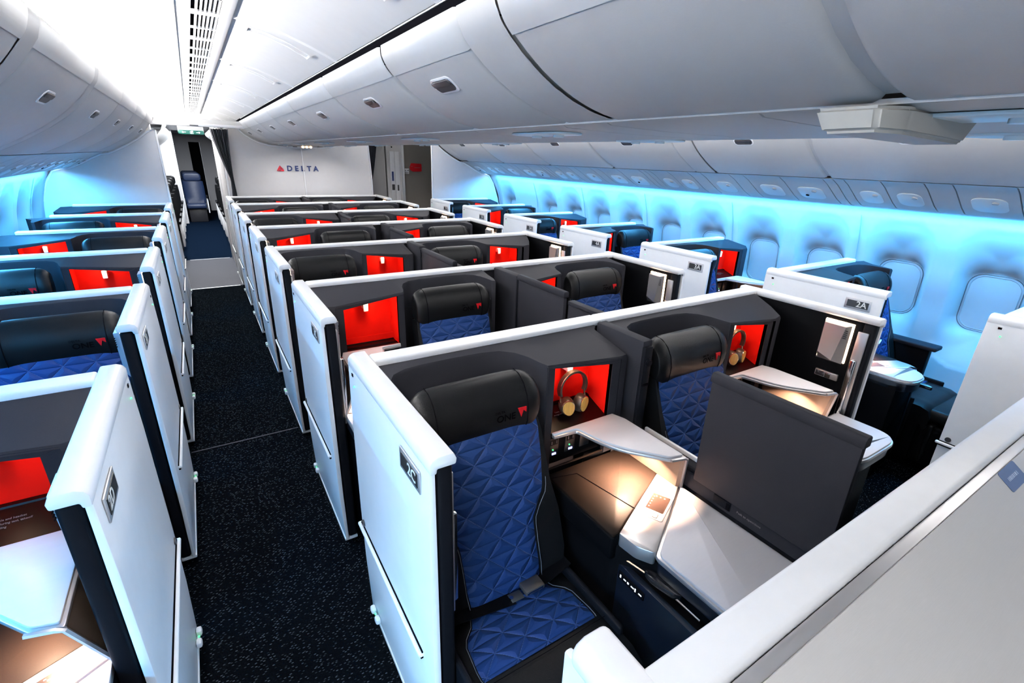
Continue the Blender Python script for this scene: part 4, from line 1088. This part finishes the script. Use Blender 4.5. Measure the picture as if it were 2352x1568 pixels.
# curtains
def curtain(x0, x1, y, ztop, zbot, pinch, lab, lean=0):
    m = MB(); t = bmesh.new(); NX, NZ = 60, 40; g = []
    for j in range(NZ+1):
        s_ = j/NZ; z = ztop+(zbot-ztop)*s_; row = []
        wdt = (x1-x0)*(1-.84*min(1, (s_/pinch))**1.1) if s_ < pinch else (x1-x0)*(.16+.16*min(1, (s_-pinch)/.2))
        c_ = (x0+x1)/2+lean*min(1, s_/pinch)**1.5
        for i in range(NX+1):
            u = i/NX-.5; row.append(t.verts.new((c_+u*wdt, y+.022*math.sin(u*62+s_*2)*(1-.3*s_)+.01*math.sin(u*23), z+.004*math.sin(u*40))))
        g.append(row)
    for a, b in zip(g[:-1], g[1:]):
        for i in range(NX): t.faces.new([a[i], a[i+1], b[i+1], b[i]])
    m.merge(t, 'curtain'); o = m.build('curtain', angle=80); sm = o.modifiers.new('th', 'SOLIDIFY'); sm.thickness = .003
    tag(o, lab, 'curtain', 'tied back curtains')
curtain(.285, .50, 8.22, 2.06, .25, .36, 'dark navy tied-back curtain at the left edge of the white logo wall', .065)
curtain(2.42, 2.62, 8.40, 1.99, .25, .40, 'dark navy tied-back curtain at the right edge of the white logo wall', -.05)
# galley/lavatory walls along the left aisle aft of the partition
m = MB(); m.box(-.40, -.345, 7.46, 7.75, .02, 2.2, 'binrim', .004); struct(m.build('wall_door_frame_left'))
m = MB(); m.box(-1.6, -.30, 14.9, 14.94, .02, 2.2, 'part'); m.box(-.31, -.285, 14.89, 14.95, .02, 2.2, 'trimw', .004)
struct(m.build('wall_class_divider_left'))
m = MB(); m.prism([(.36, .02), (.385, 2.10), (.42, 2.10), (.42, .02)], 'y', 8.36, 9.60, 'part'); m.box(.33, .40, 8.9, 9.6, 1.93, 2.02, 'trimw', .01); m.box(.352, .366, 8.50, 8.9, .05, .95, 'latch', .003); struct(m.build('wall_galley_left_aisle'))
m = MB(); m.box(.34, .40, 9.6, 9.66, .02, 2.2, 'trimw', .003); struct(m.build('trim_19'))
# aft door opening far behind
m = MB(); m.box(-.55, .02-.0, 18.0, 18.05, .02, 2.2, 'part'); m.box(.30, 1.2, 18.0, 18.05, .02, 2.2, 'part'); m.box(.02, .30, 18.0, 18.05, 1.98, 2.2, 'part'); m.box(.0, .32, 19.6, 19.65, 0, 2.2, 'dark2'); struct(m.build('wall_aft_monument'))
m = MB(); m.box(-.80, -.74, 9.74, 20, .0, 2.3, 'part') if False else m.box(-1.62, -1.56, 7.5, 20, .0, 2.3, 'wall'); struct(m.build('wall_left_aft'))
struct(filler(MXR, BIN_S, 9.95, 14.88, 0).build('trim_20'))
struct(filler(lambda x: x-.22, BIN_C, 9.95, 14.88, 0).build('trim_23'))
m = MB(); m.box(.70, 2.1, 9.8, 18, 1.80, 2.2, 'bin', .06, 4); struct(m.build('trim_21'))
# right-hand door area
m = MB(); m.box(2.95, 3.245, 8.95, 9.0, .02, 2.075, 'part'); m.box(2.95, 2.99, 8.9, 12.2, .02, 2.075, 'part')
lk = m.build('locker_cabinet'); tag(lk, 'tall white locker with two narrow doors beside the beige wall', 'locker')
m = MB()
for a, b in ((3.02, 3.10), (3.11, 3.19)): m.box(a, b, 8.942, 8.951, .3, 1.86, 'trimw', .002)
m.build('locker_door', lk)
m = MB(); m.box(3.035, 3.085, 8.936, 8.943, 1.20, 1.30, 'latch', .003); m.box(3.135, 3.165, 8.936, 8.943, 1.19, 1.29, 'latch', .003); m.cyl((3.06, 8.94, 1.93), (0, 1, 0), .012, .01, 'gap', 10); m.build('locker_latch', lk)
m = MB(); m.box(3.04, 3.075, 8.938, 8.943, 1.36, 1.52, 'logoblue'); m.build('blue_label', lk)
m = MB(); m.box(3.235, 3.27, 8.90, 8.96, .02, 2.08, 'trimw', .006); m.box(3.25, 4.4, 9.0, 9.05, .02, 2.12, 'beige'); struct(m.build('wall_beige_right'))
sg_ = empty('wall_sign', (3.505, 8.99, 1.600), 'red rounded sign on the beige wall at the back right', 'sign'); off = (3.505, 8.99, 1.600)
m = MB(); m.prism([(3.40, 1.60), (3.425, 1.665), (3.44, 1.668), (3.62, 1.662), (3.632, 1.65), (3.632, 1.535), (3.62, 1.525), (3.46, 1.522), (3.41, 1.55)], 'y', 8.982, 8.994, 'redtag', .002); m.build('sign_panel', sg_, off)
m = MB(); m.box(3.49, 3.60, 8.980, 8.983, 1.588, 1.594, 'dimtext'); m.box(3.42, 3.46, 8.980, 8.983, 1.612, 1.617, 'dimtext'); m.build('sign_text', sg_, off)
w_s = empty('wifi_sign', (3.33, 8.99, 1.53), 'small white sign with two pictograms left of the red sign', 'sign'); off = (3.33, 8.99, 1.53)
m = MB(); m.box(3.285, 3.385, 8.984, 8.994, 1.480, 1.575, 'trimw', .003); m.build('sign_panel', w_s, off)
m = MB()
for i, r_ in enumerate((.006, .012, .018)):
    m.tube([(3.315+r_*math.cos(a), 8.983, 1.530+r_*math.sin(a)) for a in [R(45+90*k/6) for k in range(7)]], .0018, 'gap', 4)
m.prism([(3.345, 1.530), (3.375, 1.560), (3.370, 1.530), (3.360, 1.538)], 'y', 8.981, 8.984, 'gap'); m.box(3.30, 3.37, 8.981, 8.984, 1.502, 1.507, 'latch'); m.box(3.31, 3.36, 8.981, 8.984, 1.492, 1.496, 'latch')
m.build('pictogram', w_s, off)

# aft cabin seats
def aft_seat(mt='leather'):
    r_ = empty('passenger_chair', (0, 0, 0))
    m = MB(); rings = []
    for z, w_, d, th in ((.45, .22, 0, .10), (.6, .235, .03, .11), (.85, .235, .07, .10), (1.0, .225, .09, .09)):
        rings.append([(x*w_, -.05+d+yy_*th, z) for x, yy_ in ((-1, 0), (-.8, -.45), (0, -.3), (.8, -.45), (1, 0), (.9, .5), (-.9, .5))])
    m.loft(rings, mt); m.build('backrest', r_, angle=50)
    m = MB(); m.prism(rrect(.40, .20, .07, 6, 0, 1.10), 'y', -.02, .09, mt, .03, 3); m.build('headrest', r_)
    m = MB(); m.box(-.22, .22, -.50, 0, .34, .46, mt, .04, 3); m.build('seat_cushion', r_)
    for s_ in (-1, 1):
        m = MB(); x0, x1 = sorted((s_*.235, s_*.275)); m.box(x0, x1, -.42, .06, .60, .65, 'leather', .015, 3); m.box(x0+.005, x1-.005, -.38, .04, .22, .61, 'trimw', .01); m.build('armrest', r_)
    m = MB(); m.box(-.20, .20, -.40, .0, .0, .34, 'latch', .02); m.build('seat_base', r_)
    m = MB(); m.box(.10, .14, -.030, -.015, 1.05, 1.09, 'redtag'); m.build('red_tag', r_)
    return r_
p1 = aft_seat('leather'); p2 = aft_seat('blueleather')
for ch in KIDS(p2):
    if ch.name.startswith('red_tag'): bpy.data.objects.remove(ch)
u1 = u2 = False
for i in range(5):
    for x, nm in ((-.58, 'left'), (.62, 'right')):
        o = p1 if not u1 else copy_tree(p1); u1 = True; o.location = (x, 10.35+i*.93, 0)
        tag(o, f'dark recliner seat at the {nm} of the far aisle, {ORD[i]} beyond the class divider', 'cabin seat', f'dark far seats on the {nm}')
for i in range(3):
    o = p2 if not u2 else copy_tree(p2); u2 = True; o.location = (-.05-.03*i, 15.7+i*.85, 0)
    tag(o, ('blue leather seat standing farthest forward at the end of the left aisle', 'blue leather seat directly behind the foremost blue one', 'blue leather seat third in the far blue row')[i], 'cabin seat', 'blue far seats')
for i in range(3):
    o = copy_tree(p2); o.location = (2.66, 10.3+i*.9, 0); tag(o, f'blue seat beyond the right curtain, {ORD[i]} from the front', 'cabin seat', 'blue seats beyond the right curtain')
# windows of the aft cabin seen past the right curtain
m = MB(); t = bmesh.new(); g = []
for i in range(9):
    z = 1.62-i*.14; row = []
    for j in range(181):
        y = 9.6+j*.05; ph = ((y % .55)/.55-.5)*2; dep = .06*max(0, 1-abs(ph)**4)*(1 if 1 < i < 7 else 0)
        row.append(t.verts.new((4.30+dep, y, z)))
    g.append(row)
for a, b in zip(g[:-1], g[1:]):
    for j in range(180): t.faces.new([a[j], a[j+1], b[j+1], b[j]])
m.merge(t, 'wall'); struct(m.build('wall_right_aft'))
m = MB(); m.box(3.65, 4.4, 9.6, 18, 1.6, 2.1, 'bin', .05, 3); struct(m.build('trim_22'))

# headphones hanging in the niches of the two front centre suites
def headphones():
    r_ = empty('headphones', (0, 0, 0))
    m = MB(); pts = [(.062*math.cos(a), 0, .062*math.sin(a)) for a in [R(-25+230*i/22) for i in range(23)]]
    rings = []
    for x, y, z in pts:
        a = math.atan2(z, x); n_ = Vector((math.cos(a), 0, math.sin(a)))
        p = Vector((x, y, z)); rings.append([p-n_*.004+Vector((0, -.010, 0)), p+n_*.004+Vector((0, -.010, 0)), p+n_*.005+Vector((0, .010, 0)), p-n_*.004+Vector((0, .010, 0))])
    m.loft(rings, 'brown'); m.tube([(p[0]*1.075, -.009, p[2]*1.075) for p in pts[4:-4]], .0016, 'gold', 5); m.build('headband', r_, angle=50)
    for s_, yaw in ((-1, -35), (1, 30)):
        B4 = Matrix.Translation((s_*.034, -.018, -.070)) @ Matrix.Rotation(R(yaw*.5+180*(0)), 4, 'Z') @ Matrix.Rotation(R(s_*14), 4, 'Y')
        m = MB()
        def ell(a_, b_, y): return [B4 @ Vector((a_*math.cos(q)*(1+.12*math.sin(q)), y, b_*math.sin(q))) for q in [2*math.pi*k/24 for k in range(24)]]
        m.loft([ell(.024, .030, .022), ell(.030, .036, .018), ell(.031, .037, .006), ell(.028, .034, -.008), ell(.026, .032, -.013)], 'brown'); cup = m.build('ear_cup', r_, angle=40)
        m = MB(); m.loft([ell(.0255, .0325, -.0125), ell(.0255, .0325, -.0150), ell(.024, .031, -.0155)], 'gold', caps=True); m.build('gold_rim', cup, angle=30)
        m = MB(); m.loft([ell(.0225, .0295, -.0150), ell(.0225, .0295, -.0172), ell(.020, .027, -.0178)], 'wood'); m.build('wooden_plate', cup, angle=30)
        m = MB(); p = Vector((s_*.058, 0, -.024)); m.tube([p, (s_*.060, -.004, -.045), (s_*.052, -.014, -.066)], .0035, 'gold', 6); m.build('yoke', r_)
    return r_
hp = headphones()
for i, (col, dx) in enumerate((('C', -.005), ('B', .0))):
    o = hp if i == 0 else copy_tree(hp); X = MX(col, layout(col, 0)); o.location = (X(1.10)+dx, 1.50-.232, .994)
    tag(o, f'brown headphones with bamboo ear plates hanging in the red niche of suite 2{col}', 'headphones', 'hanging headphones')
m = MB(); pts = []
for i in range(40):
    a = i/39; pts.append((2.02+.14*a+.012*math.sin(a*18), 1.50-.24+.03*math.sin(a*9), .896+.006*math.sin(a*25)+.01*a))
m.tube(pts, .003, 'gap', 6); tag(m.build('headphone_cable'), 'black coiled headphone cable lying in the niche of suite 2B', 'cable')
